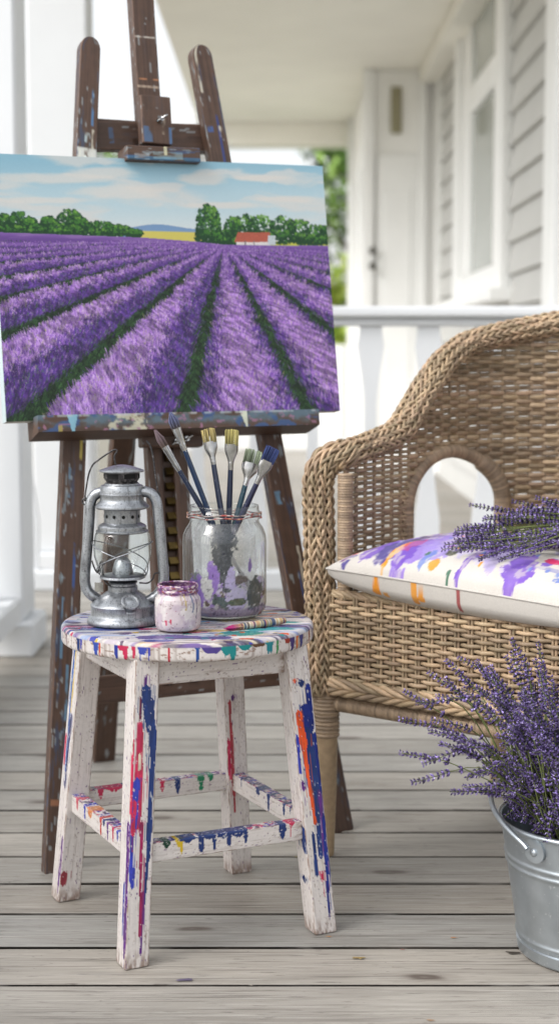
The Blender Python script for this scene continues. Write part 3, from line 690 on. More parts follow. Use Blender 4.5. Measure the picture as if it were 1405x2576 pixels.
    # upper clamp: block, small ledge, wing bolt
    board('clamp_block', PP(396, 362, .022), PP(389, 242, .022), .058, .022, .024, 71, [(.2, .6, .2, .35, (200, 190, 170), .6, 2), (.03, .35, .65, .95, (80, 120, 170), .7, 4), (.0, .35, .02, .10, (90, 130, 180), .9, 6)], m=90, blue=.1, rad=.16)
    board('clamp_ledge', PP(318, 383, .05), PP(503, 391, .05), .026, .05, .052, 81, [(0, 1, .0, .3, (60, 110, 150), .8, 1), (.35, .75, .1, .6, (150, 190, 200), .5, 3), (.5, .54, .4, 1, (206, 204, 170), .9, 4), (.1, .3, 0, .5, (190, 200, 206), .5, 5)], m=120, blue=.7)
    def wing(px, py, d):
        p = PL(*PP(px, py, d), d) - base
        mb = MB(); mb.tube([p - NF * .016, p + NF * .006], .0045, 10)
        for s_ in (-1, 1):
            e = U * s_ * .8 + WV * s_ * .5; mb.tube(smooth_path([p + NF * .002, p + NF * .007 + e * .007, p + NF * .010 + e * .0125], 8), [.0035, .004, .0045, .005, .005, .0048, .004, .002], 8, ref=NF, ry=[.0035, .003, .0026, .0024, .0024, .0022, .002, .001])
        mb.build('wing_bolt', MAT['steel'], t)
    wing(404, 300, .034)
    # lower tray with a bevelled underside, block below it
    pa = PP(95, 1060, .062); pb = PP(801, 1043, .062)
    a = np.array(pa); b = np.array(pb); r = np.random.default_rng(4); m = 360
    s = np.linspace(0, 1, m); ce = PL(0, 0, .062) + U * (a[0] + (b[0] - a[0]) * s)[:, None] + WV * (a[1] + (b[1] - a[1]) * s)[:, None] - base
    sec = [(-.062, .009), (0.0, .010)] + [(.001, .010 - .028 * k / 12) for k in range(13)] + [(-.003 - .044 * k / 8, -.019 - .007 * k / 8) for k in range(9)] + [(-.062, -.027)]
    sec = np.array(sec); v = ce[:, None] + NF * sec[:, 0][None, :, None] + WV * sec[:, 1][None, :, None]
    # ends step back under the front lip
    vv = np.repeat(np.linspace(0, 1, len(sec))[None], m, 0); ss = np.repeat(s[:, None], len(sec), 1)
    c = np.tile(BR, (m, len(sec), 1)) * (1 + .3 * (fbm(ss * 6, vv * 30, 91) - .5)[..., None])
    front = (np.arange(len(sec)) >= 1) & (np.arange(len(sec)) < 15); fm = np.repeat(front[None], m, 0); tt = (np.arange(len(sec)) - 2) / 12.0; tt = np.repeat(tt[None], m, 0)
    c = mix(c, (98, 146, 176), fm * sstep(.36, .56, fbm(ss * 16, tt * 1.4, 92)) * sstep(1., .3, tt + .5 * (fbm(ss * 60, tt * 4, 93) - .5)) * .6)
    c = mix(c, (58, 92, 148), fm * sstep(.55, .66, fbm(ss * 24 + 4, tt * 2, 94)) * .8)
    c = mix(c, (206, 204, 180), fm * (np.abs(ss - .30 - .03 * (fbm(ss * 40, tt * 3, 96) - .5)) < .065) * sstep(.44, .58, fbm(ss * 40, tt * 3, 95)) * .9)
    c = mix(c, (140, 190, 210), fm * (np.abs(ss - .115) < .016 * (1.1 - .8 * tt)) * 1.)
    c = mix(c, (214, 220, 200), fm * (np.abs(ss - .715 - .01 * tt) < .012 * (1.1 - .9 * tt)) * 1.)
    c = mix(c, (190, 170, 90), fm * (np.abs(ss - .072 ) < .007) * (tt > .6) * .8)
    c = mix(c, (170, 120, 150), fm * sstep(.68, .74, fbm(ss * 50, tt * 5, 97)) * .8)
    c = mix(c, (190, 200, 204), fm * (tt < .1) * sstep(.4, .6, fbm(ss * 50, tt, 98)) * .7)
    mb = MB(); mb.grid(v, c, cv=True)
    for e in (0, -1):
        ctr = v[e].mean(0); k = np.arange(len(sec)); q = len(k)
        mb.add(np.vstack([v[e], ctr]), np.stack([k, (k + 1) % q, np.full(q, q), np.full(q, q)], -1), np.vstack([c[e], BR * 1.2]))
    sharp(mb.build('tray', MAT['easel'], t), 50)
    board('tray_block', PP(357, 1098, .012), PP(509, 1098, .012), .036, .024, .013, 99, m=60, blue=0, rad=.2)
    for px, py in ((468, 1104), (442, 1110)):
        wing(px, py, .022)
    # rear leg hinged at the top
    foot = G(258, 1912); apex = PL(.262, 1.30, -.05)
    ax = (apex - foot) / np.linalg.norm(apex - foot)
    v, side, ac, s = prism(foot - base, apex - base, U, np.cross(ax, U), .024, .0125, n=16, m=180)
    mb = MB(); prism_add(mb, v, wood(side, ac, s, 121, 1.4, .05)); mb.build('rear_leg', MAT['easel'], t)
    board('hinge_bar', (.16, 1.30), (.37, 1.30), .04, .03, -.04, 131, m=60, blue=0)
easel()

def painting():
    BLc, BRc, TRc, TLc = (-.048, .7615), (.582, .7705), (.584, 1.231), (-.046, 1.2205)
    d0, d1 = .012, .036
    base = PL(.267, .766, .024)
    t = thing('painting', 'landscape oil painting of lavender rows with red roofed barn, on the easel', 'painting', base)
    W, H = 700, 530
    xn, yn = np.meshgrid(np.linspace(0, 1, W), np.linspace(0, 1, H))
    x = (-20 + 35 * yn) * (1 - xn) + (808 + 45 * yn) * xn
    top = 393 + .031 * x; bot = 1063 - .031 * x; y = top + (bot - top) * yn
    r = np.random.default_rng(11)
    def xy2ij(px, py):
        tp = 393 + .031 * px; bt = 1063 - .031 * px; b = (py - tp) / (bt - tp); xl = -20 + 35 * b; xr = 808 + 45 * b
        return b * (H - 1), (px - xl) / (xr - xl) * (W - 1)
    # sky
    k = np.clip((y - 393) / 215, 0, 1)
    img = mix(np.tile(np.array([142, 186, 206.]), (H, W, 1)), (182, 208, 218), sstep(0, .55, k)); img = mix(img, (214, 221, 222), sstep(.5, 1, k))
    warp = 40 * (fbm(x / 90, y / 40, 5) - .5)
    cl = fbm((x + 2 * warp) / 190, (y + .35 * x * 0 + warp) / 34, 3)
    img = mix(img, (216, 214, 210), sstep(.48, .70, cl) * .75)
    for (cx, cy, rx, ry) in ((110, 455, 190, 16), (290, 487, 150, 20), (495, 452, 75, 18), (640, 450, 90, 10), (730, 503, 110, 10), (560, 520, 160, 10), (250, 440, 100, 18), (90, 510, 150, 10)):
        dd = ((x - cx) / rx) ** 2 + ((y - cy) / ry) ** 2
        img = mix(img, (220, 216, 210), sstep(1.1, .1, dd + .9 * (fbm(x / 40, y / 12, 8) - .5)) * .75)
    # distant hill and yellow field
    hill = 583 - 15 * np.exp(-((x - 375) / 75) ** 2) + 2 * fbm(x / 20, y * 0, 4)
    img = mix(img, (120, 152, 190), (y > hill) * (x > 280) * (x < 480) * 1.)
    img = mix(img, (206, 194, 100), sstep(584, 587, y - .02 * (x - 330)) * (x > 300) * (x < 490) * 1.)
    img = mix(img, (188, 190, 82), (y > 611) * (x > 640) * 1.)
    hor = np.interp(x, [-20, 345, 470, 545, 860], [591, 603, 612, 620, 622])
    def dab(px, py, rad, colr, am=.9):
        i, j = xy2ij(px, py); ry_ = rad * H / 645; rx_ = rad * W / 845
        i0, i1 = max(int(i - ry_ - 1), 0), min(int(i + ry_ + 2), H); j0, j1 = max(int(j - rx_ - 1), 0), min(int(j + rx_ + 2), W)
        if i1 <= i0 or j1 <= j0: return
        ii, jj = np.mgrid[i0:i1, j0:j1]
        m_ = (((ii - i) / max(ry_, .6)) ** 2 + ((jj - j) / max(rx_, .6)) ** 2 < 1) * am
        img[i0:i1, j0:j1] = img[i0:i1, j0:j1] * (1 - m_[..., None]) + np.array(colr, float) * m_[..., None]
    def tree(cx, cy, rx, ry, light=1., n=240):
        for q in range(n):
            a = r.uniform(0, 2 * PI); q_ = math.sqrt(r.uniform(0, 1)); f = q / n
            ex, ey = q_ * math.cos(a), q_ * math.sin(a)
            px, py = cx + rx * ex, cy + ry * ey
            l = (-ey * .6 + .25 * ex + r.normal(0, .22)) * light
            colr = np.array([28, 66, 38.]) if f < .45 or l < .1 else (np.array([66, 120, 48.]) if l < .45 else np.array([104, 152, 60.]))
            dab(px, py, r.uniform(2.5, 5.0) * (1 if f < .45 else .75), colr * r.uniform(.9, 1.1), .7)
    for q in ((10, 572, 26, 26), (45, 566, 30, 26), (70, 576, 22, 20), (112, 572, 20, 22), (163, 562, 30, 30), (185, 574, 26, 22), (235, 580, 36, 18), (275, 586, 40, 14), (315, 592, 26, 10), (140, 582, 50, 14), (30, 586, 60, 12), (100, 590, 70, 10), (220, 592, 80, 10)): tree(*q, light=.8)
    for q in ((545, 600, 30, 22), (600, 576, 36, 34), (570, 578, 24, 30), (640, 578, 36, 34), (700, 580, 34, 34), (745, 586, 34, 32), (790, 594, 36, 26), (830, 594, 30, 26), (680, 600, 80, 18), (780, 606, 60, 14), (560, 612, 50, 10)): tree(*q)
    tree(505, 570, 32, 52, light=1.25, n=520); tree(505, 600, 36, 20, n=200, light=.6)
    def rect(x0, y0, x1, y1, colr, sl=0):
        m_ = (x > x0 + sl * (y1 - y)) & (x < x1 - sl * (y1 - y) * .3) & (y > y0) & (y < y1); img[m_] = np.array(colr, float) * (1 + .06 * r.normal(size=(m_.sum(), 1)))
    rect(577, 607, 668, 622, (216, 212, 212)); rect(572, 588, 668, 613, (176, 92, 74), .35); rect(660, 596, 680, 620, (190, 200, 206)); rect(598, 610, 602, 621, (120, 110, 110)); rect(622, 610, 625, 621, (130, 120, 120))
    # field of lavender: furrows meet at one vanishing point
    FUR = np.array([-9000, -5200, -3600, -2500, -1500, -850, -331, 103, 455, 755, 1057, 1541, 2150, 3000, 4200, 6000, 9000.])
    def cell(px, py):
        hz = np.interp(px, [-20, 345, 470, 545, 860], [591, 603, 612, 620, 622]); t_ = np.maximum((py - hz) / (1035 - hz), .004)
        q = 545 + (px - 545) / t_; i = np.clip(np.searchsorted(FUR, q) - 1, 0, len(FUR) - 2); f = np.clip((q - FUR[i]) / (FUR[i + 1] - FUR[i]), 0, 1)
        return t_, i, f
    t_, ci, f = cell(x, y)
    fld = y > hor
    fw = .20
    fj = f + .05 * (fbm(x / 9, y / 9, 31) - .5)
    basec = np.tile(np.array([128, 92, 168.]), (H, W, 1))
    basec = mix(basec, (92, 60, 140), sstep(.55, .75, fj) * sstep(.02, .12, t_))
    gr = np.maximum(sstep(fw, fw * .5, fj), sstep(1 - fw * 1.1, 1 - fw * .5, fj))
    basec = mix(basec, (30, 46, 36), gr * sstep(.03, .22, t_))
    basec = mix(basec, (96, 64, 136), gr * sstep(.22, .03, t_) * sstep(.0, .03, t_) * .7)
    basec = mix(basec, (150, 120, 176), sstep(.5, .7, fbm(x / 60, y / 5, 33)) * sstep(.2, .02, t_) * .5)
    img = np.where(fld[..., None], basec, img)
    LIGHT = np.array([(190, 152, 214), (172, 128, 204), (208, 178, 226), (158, 112, 194), (182, 142, 210)], float)
    DARK = np.array([(84, 52, 134), (68, 42, 112), (98, 62, 146), (56, 38, 94), (76, 50, 122)], float)
    GREEN = np.array([(30, 52, 36), (44, 76, 44), (24, 40, 30), (58, 88, 50)], float)
    N = 52000
    yy = hor.min() + (1075 - 596) * r.uniform(0, 1, N) ** .8; xx = r.uniform(-25, 860, N)
    od = np.argsort(yy); yy = yy[od]; xx = xx[od]
    def stroke(x1, y1, x0, y0, wd, ctop, cbot, am):
        i1, j1 = xy2ij(x1, y1); i0, j0 = xy2ij(x0, y0); hz = xy2ij(x1, np.interp(x1, [-20, 345, 470, 545, 860], [591, 603, 612, 620, 622]))[0] - 1
        i0 = max(i0, hz); n_ = max(int(i1 - i0), 1); wj = max(wd * W / 845, .5)
        for i in range(max(int(i0), 0), min(int(i0) + n_ + 1, H)):
            k_ = (i - i0) / max(i1 - i0, 1e-6); jc = j0 + (j1 - j0) * k_; w2 = wj * (.4 + .6 * min(1, k_ * 2.2))
            ja = int(round(jc - w2 / 2)); jb = max(ja + 1, int(round(jc + w2 / 2)))
            if jb <= 0 or ja >= W: continue
            ja = max(ja, 0); img[i, ja:jb] = img[i, ja:jb] * (1 - am) + (ctop + (cbot - ctop) * k_) * am
    tt, ii, ff = cell(xx, yy); cl_ = sstep(.35, .6, fbm(xx / (4 + 26 * tt), yy / (3 + 20 * tt), 77, 2)); N = len(xx)
    for q in range(N):
        t0 = tt[q]; f0 = ff[q]; px, py = xx[q], yy[q]
        if t0 <= .0045: continue
        left = FUR[ii[q]] < 400; mid = 400 < FUR[ii[q]] < 500
        u = r.random()
        edge = .10 + .045 * min(1, t0 * 2)
        if f0 < edge or f0 > 1 - edge:
            if t0 < .05: continue
            colr = GREEN[r.integers(4)] * (.9 if u < .75 else 1.3); ln = 3 + 11 * t0; am = .8
        else:
            if left: pl = .92 if f0 < .48 else (.3 if f0 < .56 else .05)
            elif mid: pl = .82 if .28 < f0 < .72 else .15
            else: pl = .8 if .38 < f0 < .76 else .14
            if t0 < .08: pl = .55
            pl = min(.96, pl * (.78 + .42 * cl_[q]))
            if u < pl: colr = LIGHT[r.integers(5)]
            elif u < .94: colr = DARK[r.integers(5)]
            else: colr = np.array([150, 152, 110.]) if r.random() < .6 else np.array([104, 130, 70.])
            if (f0 > .80 or f0 < .17) and r.random() < .45 and t0 > .12: colr = GREEN[r.integers(4)]
            ln = 2.2 + 24 * t0 * r.uniform(.5, 1.25); am = .82
        wd = .7 + 1.5 * t0
        lean = (f0 - .5) * .9 * ln + r.normal(0, .12) * ln
        if t0 < .14 or f0 < edge or f0 > 1 - edge: stroke(px, py, px + lean, py - ln, wd, colr, colr, am); continue
        if r.random() < .80 or f0 < .15 or f0 > .85: continue
        # a clump: spikes fanned out of one root, dark at the foot, pale at the tips
        S_ = 5 + 34 * t0; cx_ = (f0 - .5) * .8
        sunny = (f0 + r.normal(0, .07) < .56) if left else (.24 < f0 + r.normal(0, .06) < .76)
        for b in range(int(9 + 12 * t0)):
            a_ = cx_ + r.normal(0, .42); l_ = S_ * r.uniform(.45, 1.) * (1.05 - .35 * abs(a_ - cx_)); bx = px + r.normal(0, S_ * .26); by = py + r.normal(0, S_ * .10)
            u = r.random()
            if sunny: tp = LIGHT[r.integers(5)] * (1.04 if u < .4 else .96) if u < .80 else ((176, 172, 128) if u < .87 else DARK[r.integers(5)] * 1.25)
            else: tp = DARK[r.integers(5)] * 1.1 if u < .78 else (LIGHT[r.integers(5)] * .84 if u < .88 else GREEN[r.integers(4)] * 1.4)
            bt = (DARK[r.integers(5)] * 1.15 if r.random() < .7 else GREEN[r.integers(4)] * 1.3) if not sunny else np.array([116, 78, 162.]) * r.uniform(.85, 1.1)
            stroke(bx, by, bx + math.sin(a_) * l_, by - math.cos(a_) * l_, wd * r.uniform(.9, 1.6), np.asarray(tp, float), bt, .85)
    lump = fbm(x / (3 + 11 * t_), y / (5 + 24 * t_), 151, 3); lum2 = fbm(x / (14 + 40 * t_), y / (12 + 40 * t_), 153, 2)
    k_ = (.76 + .32 * sstep(.30, .66, lump)) * (.92 + .2 * lum2)
    img = np.where(fld[..., None] & (t_ > .02)[..., None], img * (1 + (k_ - 1) * sstep(.02, .25, t_))[..., None], img)
    img = np.clip(img * 1.0, 0, 255)
    # the edge of the canvas carries the blue-white ground
    g = PL(0, 0); u0 = BLc[0] + (BRc[0] - BLc[0]) * xn; 
    def quad(a, b): 
        uu = (BLc[a] * (1 - xn) + BRc[a] * xn) * yn + (TLc[a] * (1 - xn) + TRc[a] * xn) * (1 - yn); return uu
    uu = quad(0, 0); ww = quad(1, 1)
    relief = .0006 * (img.mean(-1) / 255.0)
    v = FL + uu[..., None] * U + ww[..., None] * WV + (d1 + relief)[..., None] * NF - base
    mb = MB(); mb.grid(v, img)
    mb.build('painted_face', MAT['canvas'], t)
    # stretched canvas body: four edges and back
    cr = [np.array(q) for q in (BLc, BRc, TRc, TLc)]
    mb = MB(); fr = [PL(*q, d1 - .0003) - base for q in cr]; bk = [PL(*q, d0) - base for q in cr]
    for k in range(4):
        k2 = (k + 1) % 4; colr = [(216, 212, 204), (60, 66, 80), (150, 190, 205), (206, 222, 226)][k]
        mb.add([fr[k], fr[k2], bk[k2], bk[k]], [[0, 1, 2, 3]], colr)
    mb.add(bk, [[0, 3, 2, 1]], (206, 200, 186))
    mb.build('canvas_wrap', MAT['linen'], t, smooth=False)
painting()

# ------------------------------------------------------------------ things standing on the stool
SEAT = .4635
def lantern():
    t = thing('lantern', 'old galvanised hurricane lantern with glass globe and wire bail', 'lantern', (-.2365, 2.322, SEAT), math.radians(-6))
    k = .000621; kz = k * .967
    def Zr(y): return (1581 - y) * kz
    def Z(y): return max((1581 - float(np.interp(y, [1000, 1228, 1284, 1304, 1341, 1421, 1428, 1439, 1460, 1512, 1546, 1580], [1000, 1230, 1290, 1325, 1350, 1462, 1467, 1476, 1498, 1533, 1557, 1581]))) * kz, 0)
    def L(name, prof, m, n=64, fix=True):
        mb = MB(); mb.lathe([(r * k, Z(y)) for r, y in prof], n); o = mb.build(name, m, t); return sharp(o, 40)
    L('base', [(0, 1579), (80, 1580), (87, 1576), (88, 1569), (86, 1560), (82, 1553), (79, 1549), (78, 1546), (78, 1516), (79.5, 1513), (79, 1509), (76, 1504), (68, 1494), (57, 1481), (47, 1470), (39, 1462), (36, 1460)], MAT['lantern'], 80)
    L('burner', [(36, 1460), (36, 1449), (33, 1446), (33, 1442), (36, 1439), (31, 1433), (26, 1431), (30, 1428), (50, 1428), (56, 1424), (55, 1419), (48, 1417), (26, 1416), (24, 1405), (19, 1393), (11, 1386), (0, 1384)], MAT['lantern'])
    L('globe', [(46, 1421), (54, 1413), (63, 1399), (69, 1383), (70, 1371), (69, 1358), (66, 1345), (62, 1338), (57, 1334)], MAT['glass'])
    L('globe_collar', [(57, 1341), (64, 1337), (64, 1334), (59, 1330), (59, 1318), (56, 1313), (50, 1308), (45, 1305), (44, 1304), (44, 1283), (45, 1281)], MAT['lantern'])
    L('hood', [(45, 1284), (60, 1284), (66, 1281), (66, 1278), (60, 1272), (54, 1266), (53, 1264), (53, 1253), (54.5, 1251), (54.5, 1249), (52.5, 1247), (52, 1232), (50, 1229), (44, 1228), (41, 1224)], MAT['lantern'])
    L('chimney', [(40, 1228), (41, 1224), (37, 1221), (39, 1218), (42, 1214), (43, 1208), (43, 1198), (41, 1197)], MAT['lantern_dark'])
    L('cap', [(40, 1198), (53, 1196), (54, 1193), (52, 1191), (38, 1186), (22, 1181), (12, 1179), (0, 1178)], MAT['lantern'])
    # slots in the chimney, holes in the collar: black patches painted as their shade
    mb = MB()
    for q in range(6):
        a = q * PI / 3 - PI / 2 - .35
        th = np.linspace(a - .36, a + .36, 9)
        v = np.array([[[43.6 * k * math.cos(h), 43.6 * k * math.sin(h), Z(y)] for y in (1200, 1211)] for h in th]); mb.grid(v, np.full((9, 2, 3), 8.))
    for q in range(12):
        a = q * PI / 6 - PI / 2 + .28; ctr = np.array([44.6 * k * math.cos(a), 44.6 * k * math.sin(a), Zr(1308)]); e = np.array([-math.sin(a), math.cos(a), 0]); h = np.arange(12) * PI / 6
        v = np.vstack([ctr + (4.2 * k) * (np.cos(h)[:, None] * e + np.sin(h)[:, None] * np.array([0, 0, 1])), ctr]); kk = np.arange(12)
        mb.add(v, np.stack([kk, (kk + 1) % 12, np.full(12, 12), np.full(12, 12)], -1), (8, 8, 8))
    mb.build('vent_holes', material('vent_shade', (14, 13, 13), .9, var=None), t)
    # side tubes
    def xz(pts, yo=0.): return [((x - 317) * k, yo, Zr(y)) for x, y in pts]
    for s_, pts in ((-1, [(276, 1250), (262, 1251), (247, 1260), (239, 1280), (236, 1320), (230, 1390), (224, 1450), (224, 1482), (232, 1503), (250, 1517), (276, 1524)]), (1, [(362, 1248), (378, 1248), (393, 1256), (402, 1275), (406, 1310), (413, 1390), (418, 1450), (416, 1480), (406, 1503), (386, 1518), (360, 1524)])):
        p = smooth_path(xz(pts), 60); mb = MB(); rr = np.full(60, 13.2 * k); rr[:4] *= [1.12, 1.1, 1.02, 1.0]; rr[-8:] *= np.linspace(1, .55, 8)
        mb.tube(p, rr, 16); mb.build('air_tube', MAT['lantern'], t)
        x0 = -90 if s_ < 0 else 85; zc = Zr(1273 if s_ < 0 else 1256); mb = MB(); h = np.linspace(0, 2 * PI, 25)[:-1]
        mb.tube(np.stack([x0 * k + 8 * k * np.cos(h), 0 * h, zc + 8 * k * np.sin(h)], -1), 1.9 * k, 6, closed=True); mb.build('bail_ring', MAT['lantern_dark'], t)
    # bail: bent wire handle
    mb = MB(); mb.tube(smooth_path(xz([(227, 1272), (229, 1250), (237, 1205), (248, 1180), (262, 1168), (290, 1148), (303, 1142), (307, 1146), (301, 1158), (303, 1176), (306, 1186)], -.004), 50), 2.1 * k, 7); mb.build('bail', MAT['lantern_dark'], t)
    mb = MB(); mb.tube(smooth_path(xz([(403, 1258), (404, 1240), (399, 1205), (394, 1160), (387, 1132), (378, 1120)], .0), 30), 2.2 * k, 7); mb.build('bail', MAT['lantern_dark'], t)
    # guard wires crossing the globe
    def ringwire(fn, n=60): return np.array([fn(q) for q in np.linspace(0, 1, n)])
    mb = MB()
    for s_ in (-1, 1):
        pts = []
        for q in np.linspace(0, 1, 60):
            a = -PI + q * PI if s_ > 0 else -q * PI
            yv = 1372 + 70 * q ** 1.5 + 16 * q
            rad = np.interp(yv, [1350, 1362, 1392, 1425, 1460], [66, 71, 75, 70, 56]) * k
            pts.append((rad * math.cos(a), rad * math.sin(a), Zr(yv)))
        mb.tube(np.array(pts), 1.5 * k, 6)
        pts = []
        for q in np.linspace(0, 1, 60):
            a = PI - q * PI if s_ > 0 else q * PI
            yv = 1372 + 70 * q ** 1.5 + 16 * q
            rad = np.interp(yv, [1350, 1362, 1392, 1425, 1460], [66, 71, 75, 70, 56]) * k
            pts.append((rad * math.cos(a), rad * math.sin(a), Zr(yv)))
        mb.tube(np.array(pts), 1.5 * k, 6)
    mb.build('guard_wire', MAT['lantern'], t)
    # carriage wires and lever
    mb = MB(); mb.tube(smooth_path(xz([(245, 1420), (252, 1440), (260, 1450), (266, 1426), (271, 1424), (272, 1445), (276, 1470), (288, 1482), (310, 1480)], -.012), 50), 2. * k, 6)
    mb.build('lift_wire', MAT['lantern_dark'], t); mb = MB(); mb.tube(smooth_path(xz([(360, 1476), (380, 1476), (392, 1466), (398, 1452), (413, 1450)], -.006), 30), 2. * k, 6); mb.build('lift_wire', MAT['lantern_dark'], t)
    mb = MB(); mb.box(np.array((-64 * k, -.016, Zr(1498))), np.array((-43 * k, -.0145, Zr(1474))), bev=.0004); sharp(mb.build('lift_lever', MAT['steel'], t))
    # filler cap, tilted to the viewer
    ax = np.array([.32, -.62, .72]); ax /= np.linalg.norm(ax); e1 = np.cross(ax, [0, 0, 1]); e1 /= np.linalg.norm(e1); e2 = np.cross(ax, e1)
    M = np.eye(4); M[:3, 0] = e1; M[:3, 1] = e2; M[:3, 2] = ax; M[:3, 3] = (27 * k, -56 * k, Zr(1527))
    mb = MB(); prof = [(25, -8), (26, -3), (24, 0), (22, 1), (22, 13), (23, 15), (21, 18), (17, 18.5), (15, 16.5), (12, 16.5), (8, 18), (0, 19)]
    mb.lathe([(r * k, z * k) for r, z in prof], 40); sharp(mb.build('filler_cap', MAT['lantern'], t, M=M), 40)
lantern()

def big_jar():
    t = thing('glass_jar', 'large glass jar smeared inside with lilac and grey paint, holding brushes', 'jar', (-.0855, 2.392, SEAT))
    prof = [(.0, .002), (.048, .002), (.058, .005), (.0635, .013), (.065, .022), (.065, .118), (.064, .128), (.060, .138), (.0555, .1445), (.0535, .149), (.0535, .151), (.0565, .153), (.0568, .155), (.054, .157), (.054, .159), (.0562, .1605), (.0562, .1625), (.0535, .165), (.0535, .171), (.0525, .1735), (.050, .1735), (.049, .170)]
    mb = MB(); mb.lathe(prof, 80); o = mb.build('glass_body', MAT['glass'], t)
    # paint dried on the inner wall
    zs = np.concatenate([np.linspace(.0, .0635, 12) * 0 + .006, np.linspace(.0065, .149, 90)])
    pr = np.array(prof); rr = np.concatenate([np.linspace(0, .056, 12), np.interp(zs[12:], pr[1:13, 1], pr[1:13, 0]) - .0022])
    n = 200; th = np.arange(n) * 2 * PI / n; v = np.stack([rr[:, None] * np.cos(th), rr[:, None] * np.sin(th), np.repeat(zs[:, None], n, 1)], -1)
    a = np.repeat(((th + PI / 2 + PI) % (2 * PI) - PI)[None], len(zs), 0)  # 0 toward the viewer
    z = v[..., 2]; X = np.sin(a) * .065 * 1000; Yz = z * 1000
    nz = fbm(X / 14 + 7 * (np.cos(a) < 0), Yz / 18, 5); nf = fbm(X / 5, Yz / 6, 9)
    c = np.tile(np.array([196, 192, 196.]), (*a.shape, 1)); al = .10 + .26 * sstep(.45, .7, fbm(X / 6, Yz / 30, 15))
    line = 52 + 26 * (nz - .5) * 2 + 8 * np.sin(X / 9)
    m = sstep(line + 3, line - 3, Yz); al = np.maximum(al, m * .97)
    c = mix(c, (150, 120, 190), m)
    c = mix(c, (196, 186, 214), m * sstep(.50, .56, fbm(X / 9 + 3, Yz / 9, 21)))
    c = mix(c, (206, 204, 202), m * sstep(.52, .57, fbm(X / 10 + 9, Yz / 13, 25)))
    c = mix(c, (70, 84, 82), m * sstep(.60, .64, fbm(X / 11 + 5, Yz / 17, 29)))
    c = mix(c, (96, 80, 70), m * sstep(.66, .69, fbm(X / 9 + 1, Yz / 9, 33)))
    lo = sstep(24 + 10 * (nf - .5), 18 + 10 * (nf - .5), Yz); c = mix(c, (150, 134, 160), lo); al = np.maximum(al, lo)
    c = mix(c, (70, 60, 90), lo * sstep(.6, .66, nf) * .8)
    # higher patches: pale left, pale right, dark column in the middle, lilac tongues
    def pt(cx, cz, rx, rz, colr, am, sd, front=True):
        nonlocal c, al
        d = ((X - cx) / rx) ** 2 + ((Yz - cz) / rz) ** 2 + 2.2 * (fbm(X / 11, Yz / 14, sd) - .5) + .9 * (fbm(X / 3, Yz / 4, sd + 7) - .5)
        m_ = sstep(1.05, .95, d) * am * (np.cos(a) > 0); c = mix(c, colr, np.clip(m_ * 1.4, 0, 1)); al = np.maximum(al, m_)
    pt(-36, 92, 17, 42, (206, 204, 204), .30, 41); pt(34, 95, 20, 40, (204, 200, 196), .5, 42); pt(-2, 120, 20, 34, (54, 58, 66), .9, 43); pt(2, 78, 13, 34, (58, 62, 70), .9, 44)
    pt(-16, 66, 10, 24, (146, 112, 192), 1, 45); pt(-44, 46, 16, 26, (140, 108, 188), 1, 46); pt(14, 62, 10, 20, (186, 172, 216), 1, 47); pt(30, 64, 10, 7, (92, 78, 76), 1, 48); pt(48, 46, 12, 24, (78, 84, 84), 1, 49); pt(20, 34, 16, 16, (190, 180, 214), 1, 50); pt(-26, 52, 9, 18, (208, 206, 206), 1, 51); pt(22, 30, 14, 6, (76, 84, 60), 1, 52); pt(42, 84, 3, 12, (140, 110, 180), 1, 53)
    hz = fbm(X / 2.2, Yz / 3, 81, 3); c = mix(c, (206, 202, 206), sstep(.56, .66, hz) * .22); c = mix(c, (110, 100, 120), sstep(.60, .70, fbm(X / 3, Yz / 2.4, 83, 3)) * .2); al = np.clip(al * (1 - .6 * sstep(.70, .78, fbm(X / 4, Yz / 5, 85))), 0, 1)
    mb = MB(); mb.grid(v, c, cv=True, alpha=al); mb.build('paint_residue', MAT['jar_paint'], t)
    # crusted ring of colour on the screw thread
    mb = MB(); h = np.linspace(0, 2 * PI * 2, 160); r = np.random.default_rng(2)
    cols = np.array([(170, 70, 60), (190, 180, 176), (120, 60, 70), (206, 150, 120), (90, 80, 80), (150, 140, 136)], float)
    ccol = cols[(fbm(h * 3, h * 0, 3) * 11).astype(int) % 6]
    mb.tube(np.stack([.0572 * np.cos(h), .0572 * np.sin(h), .1535 + .009 * h / h.max() + .001 * np.sin(h * 7)], -1), .0013 * (.5 + fbm(h * 5, h * 0, 8)), 6, col=ccol)
    mb.build('thread_crust', MAT['paint_pot'], t)
big_jar()

